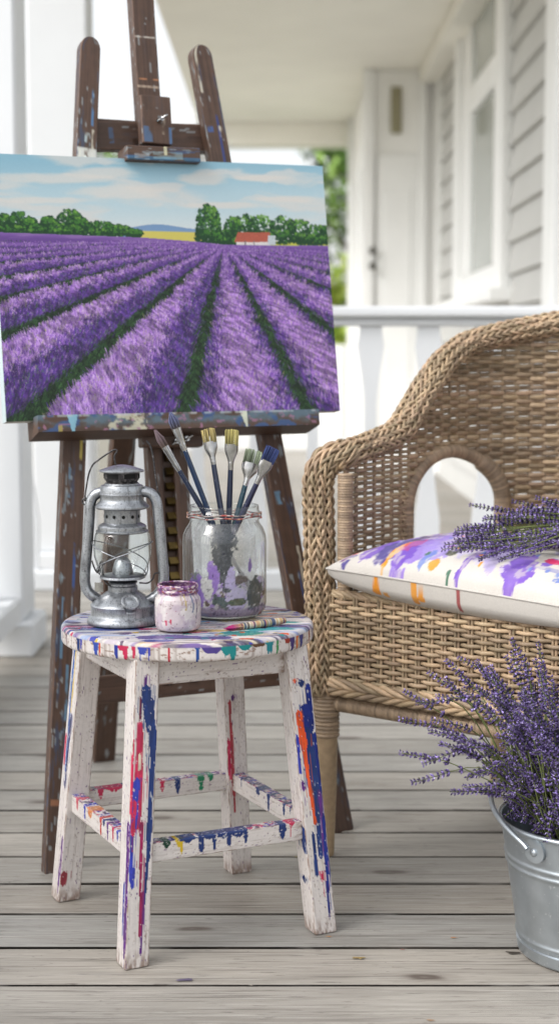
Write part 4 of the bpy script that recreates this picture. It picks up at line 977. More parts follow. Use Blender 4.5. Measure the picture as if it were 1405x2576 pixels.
def small_jar():
    t = thing('paint_pot', 'small glass pot coated in pale pink paint with a purple rim', 'pot', (-.1497, 2.262, SEAT))
    prof = np.array([(0, .001), (.026, .001), (.031, .004), (.0335, .010), (.034, .016), (.034, .044), (.033, .049), (.030, .053), (.0285, .0555), (.0285, .057), (.0305, .0585), (.0305, .0605), (.029, .062), (.029, .063), (.0305, .0645), (.0305, .067), (.0295, .0695), (.0285, .0700), (.0268, .0690), (.0265, .062), (.0265, .056), (.0, .055)])
    # resample
    d = np.concatenate([[0], np.cumsum(np.linalg.norm(np.diff(prof, axis=0), axis=1))]); s = np.linspace(0, d[-1], 150)
    pr = np.stack([np.interp(s, d, prof[:, 0]), np.interp(s, d, prof[:, 1])], -1); n = 150; th = np.arange(n) * 2 * PI / n
    v = np.stack([pr[:, 0, None] * np.cos(th), pr[:, 0, None] * np.sin(th), np.repeat(pr[:, 1, None], n, 1)], -1)
    z = v[..., 2] * 1000; a = np.repeat(((th + PI / 2 + PI) % (2 * PI) - PI)[None], len(pr), 0); X = a * 34
    c = np.tile(np.array([208, 196, 199.]), (*a.shape, 1))
    c = mix(c, (192, 176, 190), sstep(.45, .65, fbm(X / 14, z / 12, 3)) * .8); c = mix(c, (222, 216, 214), sstep(.5, .62, fbm(X / 10 + 4, z / 16, 5)))
    c = mix(c, (130, 106, 108), sstep(.72, .76, fbm(X / 2.6, z / 3, 7)) * .7); c = mix(c, (170, 70, 100), sstep(.79, .81, fbm(X / 3 + 2, z / 3, 9)))
    c = mix(c, (96, 84, 80), sstep(4, 1, z) * .7)
    nk = sstep(54, 57, z + 3 * (fbm(X / 4, z / 3, 2) - .5)); c = mix(c, (150, 110, 150), nk)
    c = mix(c, (96, 40, 110), nk * sstep(.45, .55, fbm(X / 6, z / 2, 12))); c = mix(c, (206, 190, 190), nk * sstep(.56, .62, fbm(X / 5, z / 2, 14))); c = mix(c, (140, 60, 50), nk * sstep(.64, .68, fbm(X / 4, z / 2, 15)))
    for (x0, z0, z1, w, colr) in ((14, 58, 34, 1.2, (190, 170, 110)), (26, 58, 30, 1.4, (110, 120, 150)), (8, 57, 42, 1.3, (180, 160, 150)), (-16, 20, 12, 1.6, (196, 50, 90)), (-8, 22, 14, 1.2, (190, 50, 80)), (34, 57, 20, 1.2, (120, 110, 130))):
        c = mix(c, colr, (np.abs(X - x0 - .8 * np.sin(z / 5)) < w) * (z < z0) * (z > z1) * .9)
    inside = (np.arange(len(pr)) > np.argmax(pr[:, 1]) + 2); c[inside] = c[inside] * .45 + np.array([90, 40, 90]) * .3
    mb = MB(); mb.grid(v, c, cv=True); mb.build('pot_body', MAT['paint_pot'], t)
small_jar()

def brush(label, tip, fe, mo, kind, hc, bc, tw, Yt, Ym, zend):
    """tip/ferrule end/mouth points in the photo, kind flat or round"""
    Yt -= .038; Ym -= .038; T = P(*tip, Yt); M_ = P(*mo, Ym); ax = (M_ - T); ax /= np.linalg.norm(ax)
    fl = np.linalg.norm(P(*fe, (Yt + Ym) / 2) - T)
    endp = M_ + ax * ((M_[2] - zend) / -ax[2]); Ltot = np.linalg.norm(endp - T)
    t = thing('paintbrush', label, 'paintbrush', endp, group='paintbrushes standing in the glass jar'); o = endp
    wd = tw * .00064 / 2; view = np.cross(ax, [0, 1, 0]); view /= np.linalg.norm(view)
    def pt(q): return T + ax * q - o
    lb = fl * (.36 if kind == 'flat' else .42)
    r = np.random.default_rng(int(tip[0]))
    mb = MB(); bc = np.array(bc, float)
    if kind == 'flat':
        for k in range(46):
            u = r.uniform(-1, 1); d = r.uniform(-1, 1); e = r.uniform(-.0008, .0016); side = view * u * wd * .92; dep = np.cross(ax, view) * d * wd * .3
            fan = 1.06; q0 = lb * 1.1
            mb.tube([pt(q0) + side + dep, pt(lb * .5) + side * fan + dep, pt(e + .0012 * u * u) + side * fan * (1 - .05 * u) + dep], [.00085, .00085, .0005], 4, col=np.array([bc * .8, bc, bc * 1.12]) * r.uniform(.8, 1.12))
    else:
        for k in range(40):
            a = r.uniform(0, 2 * PI); q = math.sqrt(r.random()); side = (view * math.cos(a) + np.cross(ax, view) * math.sin(a)) * q * wd * .8
            mb.tube([pt(lb * 1.1) + side, pt(lb * .55) + side * 1.1, pt(lb * .1 * r.random() + .0006) + side * .3], [.0007, .0007, .0004], 4, col=np.array([(96, 84, 70), bc, bc * 1.1]) * r.uniform(.8, 1.1))
    mb.build('bristles', MAT['bristle'], t)
    q = np.linspace(lb, fl, 18); f = (q - lb) / (fl - lb); hr = .0042 if kind == 'flat' else .0038
    ra = wd * (1 - sstep(.2, .8, f)) + hr * sstep(.2, .8, f); rb = wd * .38 * (1 - sstep(.2, .8, f)) + hr * sstep(.2, .8, f)
    if kind != 'flat': ra = np.linspace(wd * .85, hr, 18); rb = ra
    for kk in (13, 15): ra = ra.copy(); rb = rb.copy(); ra[kk] *= 1.1; rb[kk] *= 1.1
    mb = MB(); mb.tube(np.array([pt(z) for z in q]), ra, 14, ref=view, ry=rb); mb.build('ferrule', MAT['steel'], t)
    q = np.linspace(fl, Ltot, 20); rr = hr * np.interp(np.linspace(0, 1, 20), [0, .2, .5, 1], [1.0, 1.12, 1.05, .6])
    mb = MB(); mb.tube(np.array([pt(z) for z in q]), rr, 12, col=np.array(hc, float)); mb.build('handle', MAT['lacquer'], t)
zb = SEAT + .012
NV = (26, 38, 66)
brush('thin round brush leaning farthest left in the jar, grey bristle tip', (388, 1080), (470, 1190 - 20), (502, 1270), 'round', NV, (120, 104, 110), 22, 2.42, 2.42, zb + .03)
brush('long round brush with blue-grey tip, the tallest in the jar', (427, 1036), (468, 1132), (517, 1270), 'round', (18, 44, 78), (110, 116, 150), 27, 2.40, 2.41, zb + .01)
brush('flat brush with cream bristles leaning slightly left', (522, 1078), (541, 1168), (553, 1270), 'flat', NV, (200, 184, 128), 33, 2.44, 2.43, zb)
brush('upright flat brush with yellowish cream bristles in mid jar', (583, 1080), (579, 1182), (576, 1270), 'flat', NV, (196, 186, 122), 33, 2.44, 2.44, zb)
brush('wide flat brush with pale green bristles and teal handle', (640, 1132), (618, 1222), (602, 1272), 'flat', (14, 66, 84), (164, 176, 150), 43, 2.46, 2.45, zb + .006)
brush('slanted flat brush with bright blue bristles, farthest right in the jar', (687, 1126), (643, 1216), (619, 1272), 'flat', (24, 30, 66), (66, 78, 124), 34, 2.41, 2.42, zb + .02)
def lying_brush():
    a = np.array(P(568, 1577, 2.255)); a[2] = SEAT + .0035; b = P(716, 1563, 2.31); b[2] = SEAT + .0062
    t = thing('paintbrush', 'short stubby brush lying flat on the stool, handle caked in paint, magenta tip', 'paintbrush', (a + b) / 2); o = (a + b) / 2
    L = np.linalg.norm(b - a); ax = (b - a) / L
    n = 60; s = np.linspace(0, 1, n)
    cols = np.tile(np.array([206, 190, 160.]), (n, 1))
    nz = fbm(s * 14, s * 0, 3); pal = np.array([(206, 190, 160), (190, 150, 110), (90, 70, 70), (150, 60, 80), (214, 206, 190), (70, 80, 110), (196, 180, 130)], float)
    cols = pal[(fbm(s * 26, s * 0, 5) * 19).astype(int) % 7]
    mb = MB(); m = s > .22
    rr = np.interp(s, [.2, .3, .7, .9, 1], [.0045, .0052, .0060, .0056, .0042])
    mb.tube((a + (b - a) * s[:, None] - o)[m], rr[m], 12, col=cols[m]); mb.build('handle', MAT['paint_pot'], t)
    mb = MB(); r = np.random.default_rng(3)
    for k in range(30):
        q = r.normal(0, 1, 3) * .0016; mb.tube([a + ax * L * .24 + q - o, a + ax * L * .1 + q * 1.1 - o, a + ax * L * r.uniform(-.03, .04) + q * .4 - o], [.0009, .0009, .0004], 4, col=np.array([(180, 150, 120), (176, 60, 120), (190, 40, 120)]))
    mb.build('bristles', MAT['bristle'], t)
lying_brush()

# ------------------------------------------------------------------ WICKER CHAIR
CH_ANG = math.radians(-38); CH_O = np.array([.09, 2.62, 0])
def wick(r): return np.array([176, 153, 125.]) * r.uniform(.80, 1.12) + r.uniform(-2, 2, 3)
def chair():
    t = thing('wicker_chair', 'tan woven wicker armchair with rounded back and arched side openings', 'chair', CH_O, CH_ANG)
    r = np.random.default_rng(21)
    # plan curve of the wraparound wall
    th = np.linspace(0, PI, 200); pts = [(0, b) for b in np.linspace(0, .38, 60)[:-1]] + [(.30 * (1 - math.cos(a)), .38 + .24 * math.sin(a)) for a in th] + [(.60, b) for b in np.linspace(.38, 0, 60)[1:]]
    pts = np.array(pts); d = np.concatenate([[0], np.cumsum(np.linalg.norm(np.diff(pts, axis=0), axis=1))]); ST = d[-1]
    tg = np.gradient(pts, axis=0); tg /= np.linalg.norm(tg, axis=1, keepdims=True); nm = np.stack([-tg[:, 1], tg[:, 0]], -1)
    def at(s, z, off=0.):
        s = np.asarray(s, float); a = np.interp(s, d, pts[:, 0]); b = np.interp(s, d, pts[:, 1]); na = np.interp(s, d, nm[:, 0]); nb = np.interp(s, d, nm[:, 1])
        return np.stack([a + na * off, b + nb * off, np.broadcast_to(z, s.shape)], -1)
    def rim(s):
        q = np.minimum(s, ST - s); return np.interp(q, [0, .03, .08, .184, .215, .237, .278, .348, .42, .50, .62, .805], [.685, .70, .706, .725, .742, .763, .802, .856, .888, .907, .930, .955])
    HC, HW, HZ, HR = .370, .140, .590, .098
    def hole(s, z, pad=0.):
        q = np.minimum(s, ST - s); hw = np.where(z < HZ, HW, HW * np.sqrt(np.clip(1 - ((z - HZ) / HR) ** 2, 0, 1)) * (z < HZ + HR))
        return np.abs(q - HC) < hw + pad - 1e-4
    ps = .0275; n_st = int(ST / ps)
    mb = MB(); z = .300; row = 0
    sv = np.arange(0, ST, ps / 5)
    while z < .955:
        base_off = .0040 * np.cos(PI * sv / ps + PI * row)
        jit = r.uniform(-.0008, .0008)
        ok = (z < rim(sv) - .012) & ~((z > .44) & hole(sv, z)) & (sv > .022) & (sv < ST - .022)
        zz = z + jit + .0008 * np.sin(sv * 40 + row)
        i = 0
        while i < len(sv):
            if ok[i]:
                j = i
                while j + 1 < len(sv) and ok[j + 1]: j += 1
                if j - i > 2:
                    c = wick(r); cc = c * (1 + .10 * (fbm(sv[i:j + 1] * 30, sv[i:j + 1] * 0, row) - .5)[:, None])
                    mb.tube(at(sv[i:j + 1], zz[i:j + 1], base_off[i:j + 1]), np.where(np.minimum(sv, ST - sv)[i:j + 1] < .232, .0035, .0047), 5, col=cc, ref=(0, 0, 1), ry=.0027)
                i = j + 1
            else: i += 1
        z += .0084; row += 1
    mb.build('woven_wall', MAT['wicker'], t)
    mb = MB()
    for k in range(n_st + 1):
        s = (k + .5) * ps
        if s < .02 or s > ST - .02: continue
        for o in (-.0026, .0026):
            zt = float(rim(s)); h = abs(min(s, ST - s) - HC) < HW
            z0 = .300
            if h:
                zh = HZ + HR * math.sqrt(max(0, 1 - ((min(s, ST - s) - HC) / HW) ** 2)); segs = [(.30, .44), (zh, zt)]
            else: segs = [(.30, zt)]
            for a, b in segs:
                zz = np.linspace(a, b, max(int((b - a) / .01), 2)); mb.tube(at(np.full(len(zz), s + o), zz), .0021, 5, col=wick(r) * .9, ref=(1, .3, 0))
    mb.build('stakes', MAT['wicker'], t)
    # wrapped arch round each side opening
    for sgn in (0, 1):
        sl = HC - HW; sr_ = HC + HW
        path = [(sl, z) for z in np.linspace(.42, HZ, 160)] + [(HC - HW * math.cos(a), HZ + HR * math.sin(a)) for a in np.linspace(0, PI, 330)[1:]] + [(sr_, z) for z in np.linspace(HZ, .42, 160)[1:]]
        path = np.array(path); s = path[:, 0] if sgn == 0 else ST - path[:, 0]
        p = np.array([at(np.array([a]), b)[0] for a, b in zip(s, path[:, 1])]); k = np.arange(len(p)); tone = np.repeat(r.uniform(.82, 1.1, len(p) // 4 + 1), 4)[:len(p)]
        rad = .0125 + .0008 * np.cos(k * PI / 2); wide = np.where(path[:, 0] > HC + .09, 1.35, 1.0)
        mb = MB(); mb.tube(p, rad * wide, 10, col=np.array([166, 144, 120.]) * tone[:, None]); mb.build('opening_wrap', MAT['wicker'], t)
    # braided roll: up the front post, over the arm and along the top of the back
    s = np.linspace(.045, ST - .045, 330); top = at(s, 0.); top[:, 2] = rim(s)
    fl = np.array([(-.021 - .012 * (z - .285) / .36, .002, z) for z in np.linspace(.285, .640, 60)]); cl = smooth_path([(-.033, .002, .640), (-.031, .005, .668), (-.021, .018, .690), tuple(top[0])], 16)[1:-1]
    fr = fl[::-1] * [-1, 1, 1] + [.60, 0, 0]; cr = cl[::-1] * [-1, 1, 1] + [.60, 0, 0]
    p = np.vstack([fl, cl, top, cr, fr]); dd = np.concatenate([[0], np.cumsum(np.linalg.norm(np.diff(p, axis=0), axis=1))])
    n = 620; q = np.linspace(0, dd[-1], n); p = np.stack([np.interp(q, dd, p[:, k]) for k in range(3)], -1)
    for _ in range(4): p[1:-1] = (p[:-2] + 2 * p[1:-1] + p[2:]) / 4
    tn = np.gradient(p, axis=0); tn /= np.linalg.norm(tn, axis=1, keepdims=True)
    # frame: outward normal of the wall
    ctr = np.array([.30, .30, 0]); outw = p - ctr; outw[:, 2] = 0; e1 = outw - tn * (outw * tn).sum(1, keepdims=True); e1 /= np.linalg.norm(e1, axis=1, keepdims=True); e2 = np.cross(tn, e1)
    mb = MB(); mb.tube(p, .0165, 10, col=(96, 76, 56)); 
    NS = 9
    post = np.clip(np.minimum(q, dd[-1] - q) / .42, 0, 1)
    for w in (1, -1):
        for k in range(NS * 2):
            ph = w * q * 2 * PI / .36 + 2 * PI * k / (NS * 2) + (0 if w > 0 else PI / NS / 2)
            R_ = .0205 + .0030 * np.cos(NS * 2 * ph * 1.0 * (1) + (0 if w > 0 else PI)) * 1.0
            R_ = .0205 + .0030 * np.sin(q * 2 * PI / .036 + k * PI + (0 if w > 0 else PI))
            pp = p + e1 * (np.cos(ph) * R_ * 1.12)[:, None] + e2 * (np.sin(ph) * R_ * .95)[:, None]
            c = wick(r) * 1.02; mb.tube(pp, .0029, 5, col=c * (1 + .12 * (fbm(q * 40, q * 0, k + 50 * w) - .5)[:, None]))
    mb.build('braided_edge', MAT['wicker'], t)
    # front panel
    mb = MB(); pf = .0250; av = np.arange(.0, .600, pf / 6); row = 0; z = .318
    while z < .457:
        off = -.0045 * np.cos(PI * av / pf + PI * row) - .002
        for dz in (0, .0036) if False else (0,):
            c = wick(r) * 1.05; zz = z + r.uniform(-.0006, .0006) + .0007 * np.sin(av * 30 + row)
            mb.tube(np.stack([av, off, zz], -1), .0036, 6, col=c * (1 + .12 * (fbm(av * 40, av * 0, row + 200) - .5)[:, None]), ref=(0, 0, 1), ry=.0029)
        z += .0078; row += 1
    k = 0
    for a in np.arange(.0, .600, pf):
        for o in (-.003, .003):
            zz = np.linspace(.305, .462, 34); mb.tube(np.stack([np.full(34, a + o), np.full(34, -.002), zz], -1), .0026, 5, col=wick(r), ref=(1, 0, 0))
    # dark sheet behind the weave, its colour painting the shadow between rows
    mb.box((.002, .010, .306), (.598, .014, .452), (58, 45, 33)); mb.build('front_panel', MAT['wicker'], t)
    def rope(A, B, R, rs, pitch, k_, name, ns=3, dir_=1, sag=0.):
        mb = MB(); L = np.linalg.norm(np.subtract(B, A)); m = int(L / .006); q = np.linspace(0, 1, m); p = np.array(A) + np.subtract(B, A) * q[:, None]; p[:, 2] -= sag * 4 * q * (1 - q)
        ax = np.subtract(B, A) / L; a = np.cross(ax, [0, 0, 1]); b = np.cross(ax, a)
        for k in range(ns):
            ph = dir_ * q * L * 2 * PI / pitch + 2 * PI * k / ns; pp = p + a * (np.cos(ph) * R)[:, None] + b * (np.sin(ph) * R)[:, None]
            mb.tube(pp, rs, 6, col=wick(r) * 1.03)
        return mb.build(name, MAT['wicker'], t)
    rope((.0, .004, .462), (.60, .004, .462), .0045, .0042, .085, 0, 'seat_edge_braid', 5)
    rope((.0, -.006, .309), (.60, -.006, .309), .0055, .0046, .11, 0, 'bottom_braid', 4)
    rope((.0, -.004, .296), (.60, -.004, .296), .0055, .0046, .11, 0, 'bottom_braid', 4, -1)
    # seat surface
    mb = MB(); ring = at(np.linspace(0, ST, 80), .448, -.006); n = len(ring); cc = np.array([[.3, .25, .448]]); k = np.arange(n)
    mb.add(np.vstack([ring, cc]), np.stack([k, (k + 1) % n, np.full(n, n), np.full(n, n)], -1), (128, 104, 80)); mb.build('seat', MAT['wicker'], t)
    # wrapped bars under the front and sides, posts and legs
    def wrapped(A, B, R, name, rings=None, colr=(166, 144, 120), taper=None):
        A = np.array(A, float); B = np.array(B, float); L = np.linalg.norm(B - A); m = int(L / .0011); q = np.linspace(0, 1, m); k = np.arange(m)
        tone = np.repeat(r.uniform(.85, 1.1, m // 4 + 1), 4)[:m]
        mb = MB(); mb.tube(A + (B - A) * q[:, None], R * (1 + .05 * np.cos(k * PI / 2)) * (1 if taper is None else np.interp(q, [0, 1], taper)), 14, col=np.array(colr, float) * tone[:, None], ref=(.3, 1, 0) if abs((B - A)[2]) > .5 * L else (0, 0, 1))
        return mb.build(name, MAT['wicker'], t)
    wrapped((.0, .012, .270), (.60, .012, .270), .0135, 'front_bar')
    wrapped((.0, .02, .270), (.0, .5, .270), .0125, 'side_bar'); wrapped((.6, .02, .270), (.6, .5, .270), .0125, 'side_bar')
    for x in (.018, .582): wrapped((x, .012, .44), (x, .012, .668), .0135, 'arm_post')
    for (x, y, fx, fy) in ((-.018, .008, -.014, .006), (.618, .008, .614, .006), (.05, .50, .02, .53), (.55, .50, .58, .53)):
        lg = MB(); q = np.linspace(0, 1, 26); p = np.array([x, y, .285]) + (np.array([fx, fy, 0]) - np.array([x, y, .285])) * q[:, None]
        lg.tube(p, np.interp(q, [0, .3, .6, 1], [.020, .0195, .0175, .0125]), 16, col=np.array([172, 148, 118.]) * (1 + .1 * (fbm(q * 20, q * 0, 4) - .5)[:, None]))
        o = lg.build('leg', MAT['wicker'], t)
        m = 70; q = np.linspace(0, .27, m); pp = np.array([x, y, .288]) + (np.array([fx, fy, 0]) - np.array([x, y, .288])) * q[:, None]
        w = MB(); w.tube(pp, .0225 + .0012 * np.cos(np.arange(m) * PI / 3) + .001 * (q < .13), 16, col=np.array([166, 144, 120.]) * np.repeat(r.uniform(.85, 1.1, 14), 5)[:, None]); w.build('wrap', MAT['wicker'], o)
chair()

def cushion():
    t = thing('cushion', 'white linen cushion splashed with purple, blue and orange paint', 'cushion', CH_O + np.array([.2, .05, .452]), CH_ANG)
    ca, sa = math.cos(CH_ANG), math.sin(CH_ANG)
    def tochair(q): return q
    n = 250; u, v = np.meshgrid(np.linspace(-1, 1, n), np.linspace(-1, 1, n), indexing='ij')
    # chair-local a: 0..0.56, b: -.035..0.43
    lo = np.array([.20 * ca * 0, 0])
    def shape(top):
        pu = 1 - np.abs(u) ** 2.6; pv = 1 - np.abs(v) ** 2.6; pr = np.clip(pu * pv, 0, 1) ** (.42 if top else .26)
        a = .296 + .278 * u * (1 - .035 * (1 - np.abs(v) ** 2)); b = .198 + .240 * v * (1 - .045 * (1 - np.abs(u) ** 2))
        sag = .512 - .014 * (u + 1) - .006 * (v + 1)
        wr = .006 * (fbm(u * 3 + 5, v * 3, 4) - .5) * 2 + .003 * (fbm(u * 9 + v * 5, v * 7 - u * 4, 14, 2) - .5) * 2 + .0016 * np.sin(44 * u + 3 * np.sin(5 * u)) * np.exp(-9 * (1 - np.abs(v))) - .016 * np.exp(-((u - .55) / .35) ** 2 - ((v + .05) / .4) ** 2) + .0016 * np.sin(12 * (u + v)) * np.exp(-4 * np.minimum(1 - np.abs(u), 1 - np.abs(v)))
        if top: z = sag + pr * (.066 + wr) 
        else: z = np.maximum(sag - pr * .062, .4525 + .002 * np.abs(u))
        return np.stack([a, b, z], -1)
    LIN = np.array([210, 205, 198.])
    c = np.tile(LIN, (n, n, 1)); c = c * (1 - .07 * (fbm(u * 4, v * 4, 61) - .5)[..., None])
    def sp(cx, cv, ru, rv, colr, am=1., sd=0, rough=1.2):
        nonlocal c
        d = ((u - cx) / ru) ** 2 + ((v - cv) / rv) ** 2 + rough * (fbm(u * 14, v * 9, 70 + sd) - .5) + 1.1 * (fbm(u * 40, v * 24, 90 + sd) - .5)
        c = mix(c, colr, sstep(1.02, .90, d) * am * np.clip(.55 + .8 * fbm(u * 9 + sd, v * 6, 120 + sd), 0, 1))
    LIL, PU, IN, OR, MG, BL, DK = (150, 124, 204), (118, 84, 186), (84, 74, 140), (232, 150, 50), (190, 60, 120), (110, 130, 200), (84, 76, 96)
    k = 0
    for q in ((-.66, -.22, .30, .46, LIL, .92), (-.40, .15, .42, .34, (170, 150, 214), .75), (-.78, -.66, .10, .26, PU, .95), (-.66, -.74, .09, .24, IN, .95), (-.60, -.5, .07, .26, DK, .8), (-.52, -.66, .11, .34, LIL, .95), (-.54, -.84, .06, .14, PU, 1), (-.62, -.80, .020, .2, OR, 1), (-.58, -.66, .05, .16, MG, .6), (-.92, -.6, .035, .34, (110, 60, 120), .9), (-.90, -.72, .02, .2, (206, 110, 110), .9), (-.80, -.1, .08, .16, OR, .7), (-.84, .0, .06, .2, MG, .5), (-.36, -.62, .13, .30, (160, 142, 212), .85), (-.38, -.86, .03, .13, BL, .9), (-.26, -.68, .04, .14, (98, 100, 84), 1), (-.17, -.66, .035, .06, (170, 110, 170), 1), (-.10, -.40, .26, .46, (190, 180, 222), .7), (-.08, -.60, .06, .20, PU, .95), (-.115, -.82, .016, .22, PU, 1), (.04, -.66, .06, .30, (180, 166, 218), .8), (.14, -.72, .04, .2, (196, 184, 224), .8), (.22, -.84, .11, .15, (128, 94, 192), 1), (.19, -.68, .07, .14, PU, 1), (.34, -.66, .03, .10, PU, .95), (.40, -.78, .12, .03, (150, 150, 190), .9), (.38, -.62, .09, .05, (200, 40, 96), 1), (.52, -.52, .07, .04, (200, 40, 96), 1), (.52, -.70, .06, .08, (70, 120, 120), .95), (.48, -.88, .03, .03, BL, .9), (.62, -.86, .08, .09, (190, 206, 226), .8), (-.5, .45, .3, .2, (206, 110, 120), .75), (-.34, .42, .2, .12, OR, .85), (-.2, .6, .4, .16, (130, 90, 180), .75), (.1, .3, .4, .3, (180, 170, 220), .6), (.1, -.1, .2, .2, (176, 164, 218), .6), (.4, -.25, .16, .26, (160, 150, 214), .7), (-.3, -.92, .03, .05, OR, .9), (.5, .3, .4, .3, LIL, .6), (.75, -.5, .10, .3, LIL, .8)):
        sp(*q, sd=k * 3); k += 1
    for a, b in np.random.default_rng(8).uniform(-1, 1, (150, 2)):
        sp(a, b, .010 + .012 * abs(a * b), .012 + .022 * abs(b), [PU, MG, OR, BL, IN, (70, 110, 90)][int(abs(a * 100)) % 6], .95, int(abs(b * 100)), .4)
    c = mix(c, LIN, sstep(.58, .68, fbm(u * 26, v * 9, 66)) * .6)
    mb = MB(); tv = shape(True); mb.grid(tv, c)
    cb = np.tile(LIN * .97, (n, n, 1))
    c, save = cb, c
    for q in ((-.66, -.975, .03, .03, OR, 1), (-.60, -.96, .02, .025, OR, .9), (-.40, -.975, .02, .05, OR, 1), (-.35, -.98, .03, .02, OR, 1), (-.10, -.97, .012, .05, (150, 60, 60), 1)): sp(*q, sd=k * 3); k += 1
    bv = shape(False); mb.grid(bv[::-1], c[::-1])
    R = np.array([[ca, -sa, 0], [sa, ca, 0], [0, 0, 1]])
    # mesh is authored in chair coordinates; move into the cushion's own frame
    off = np.linalg.inv(R) @ (np.array([.2, .05, .452])); M = np.eye(4); M[:3, 3] = -off
    mb.build('cover', MAT['linen'], t, M=M)
    e = np.concatenate([tv[:, 0], tv[-1, 1:], tv[::-1, -1][1:], tv[0, ::-1][1:-1]]); mb = MB(); mb.tube(e[::2], .0019, 6, closed=True, col=LIN * .96); mb.build('piping', MAT['linen'], t, M=M)
cushion()

# ------------------------------------------------------------------ LAVENDER
FLC = np.array([(84, 70, 112), (96, 82, 130), (112, 98, 152), (58, 50, 80), (140, 126, 178), (88, 72, 116)], float)
def sprig(mb, path, spike, r, dens=1., thick=1.):
    """stem along the path; flower whorls over the last 'spike' metres"""
    p = np.asarray(path, float); dd = np.concatenate([[0], np.cumsum(np.linalg.norm(np.diff(p, axis=0), axis=1))]); L = dd[-1]
    n = len(p); g = np.array([118, 128, 80.]) * r.uniform(.75, 1.2)
    mb.tube(p, np.linspace(.0012, .0007, n), 4, col=g)
    nw = max(int(spike / .0060), 4)
    ctrs = []; dirs = []; cols = []; szs = []
    for w in range(nw):
        f = w / (nw - 1); s = L - spike * (1 - f) ** 1.15
        if w == 0 and r.random() < .6: s -= .012
        c = np.array([np.interp(s, dd, p[:, k]) for k in range(3)]); c2 = np.array([np.interp(min(s + .004, L), dd, p[:, k]) for k in range(3)])
        c1 = np.array([np.interp(max(s - .004, 0), dd, p[:, k]) for k in range(3)]); t = c2 - c1; t /= np.linalg.norm(t) + 1e-9
        a = np.cross(t, [.3, .5, .8]); a /= np.linalg.norm(a); b = np.cross(t, a)
        m = max(int(11 * dens * (1 - .45 * f)), 5); tone = r.uniform(.8, 1.2)
        for k in range(m):
            ph = 2 * PI * k / m + r.uniform(-.3, .3); o = a * math.cos(ph) + b * math.sin(ph)
            dv = o * .8 + t * r.uniform(.5, 1.1); dv /= np.linalg.norm(dv)
            ctrs.append(c + o * .0012); dirs.append(dv); cols.append((FLC[r.integers(6)] if r.random() < .9 else np.array([(112, 112, 96), (158, 148, 184)][r.integers(2)])) * tone * r.uniform(.85, 1.2)); szs.append(r.uniform(.0034, .0066) * thick * (1 - .35 * f))
    c = np.array(ctrs); dv = np.array(dirs); sz = np.array(szs)[:, None]; cols = np.array(cols)
    a = np.cross(dv, [.2, .9, .4]); a /= np.linalg.norm(a, axis=1, keepdims=True); b = np.cross(dv, a); w = sz * .23
    tip = c + dv * sz; mid = c + dv * sz * .55
    v = np.stack([c, mid + a * w, mid + b * w, mid - a * w, mid - b * w, tip], 1)
    base = np.arange(len(c))[:, None, None] * 6
    f = np.array([[0, 1, 2, 2], [0, 2, 3, 3], [0, 3, 4, 4], [0, 4, 1, 1], [5, 2, 1, 1], [5, 3, 2, 2], [5, 4, 3, 3], [5, 1, 4, 4]])[None] + base
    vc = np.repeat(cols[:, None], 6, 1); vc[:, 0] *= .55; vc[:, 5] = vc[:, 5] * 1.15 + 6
    mb.add(v, f.reshape(-1, 4), vc.reshape(-1, 3))

BU = np.array([.462, 2.2, 0])
def bucket():
    t = thing('bucket', 'galvanised steel bucket with a wire handle, full of lavender', 'bucket', BU)
    def R(z): return .109 + (.140 - .109) * z / .2
    def ridge(z): return .0022 * (math.exp(-((z - .148) / .0032) ** 2) + math.exp(-((z - .137) / .0032) ** 2) + math.exp(-((z - .030) / .0035) ** 2)) 
    zs = np.linspace(.003, .196, 120); prof = [(0, .004), (.1, .004), (.108, .0)] + [(R(z) + ridge(z) + (.0025 if z < .020 else 0), z) for z in zs]
    h = np.linspace(-PI / 2, PI, 10); prof += [(R(.198) + .0015 + .0038 * math.cos(a), .1985 + .0038 * math.sin(a)) for a in h]
    prof += [(R(z) - .002, z) for z in np.linspace(.196, .012, 20)] + [(0, .012)]
    mb = MB(); mb.lathe(prof, 120); sharp(mb.build('shell', MAT['galv'], t), 60)
    A = np.array([-.76, -.65, 0]); A /= np.linalg.norm(A); B = -A; Nn = np.array([A[1], -A[0], 0])   # bail falls to the left
    if Nn[0] > 0: Nn = -Nn
    for D in (A, B):
        e = np.array([-D[1], D[0], 0]); ctr = D * (R(.180) + .0012) + np.array([0, 0, .180])
        mb = MB(); q = np.linspace(0, 2 * PI, 33)[:-1]; sh = np.stack([.0165 * np.cos(q) * (1 - .25 * np.sin(q)), .019 * np.sin(q)], -1)
        f_ = np.array([ctr + e * x + np.array([0, 0, y]) + D * (.0030 - .0) - D * (x * x / (2 * .13)) for x, y in sh]); bk = f_ - D * .004
        mb.grid(np.stack([bk, f_], 0), cv=True); k = np.arange(32); mb.add(np.vstack([f_, ctr + D * .0032]), np.stack([k, (k + 1) % 32, np.full(32, 32), np.full(32, 32)], -1))
        o = sharp(mb.build('handle_lug', MAT['galv'], t), 40)
        M = np.eye(4); M[:3, 0] = e; M[:3, 1] = [0, 0, 1]; M[:3, 2] = D; M[:3, 3] = ctr + D * .003 + np.array([0, 0, -.004])
        mb = MB(); mb.lathe([(.006, -.001), (.0058, .0015), (.004, .0032), (0, .0038)], 18); mb.build('rivet', MAT['galv'], o, M=M)
    ph = math.radians(13); R_ = .157; q = np.linspace(0, PI, 70); upv = Nn * math.cos(ph) + np.array([0, 0, math.sin(ph)])
    pth = np.array([0, 0, .184]) + A * (R_ * np.cos(q))[:, None] * .985 + upv * (R_ * np.sin(q))[:, None]; pth[:, 2] += .016 * np.sin(q) ** .5
    mb = MB(); mb.tube(pth, .0040, 10); mb.build('handle', MAT['galv'], t)
bucket()

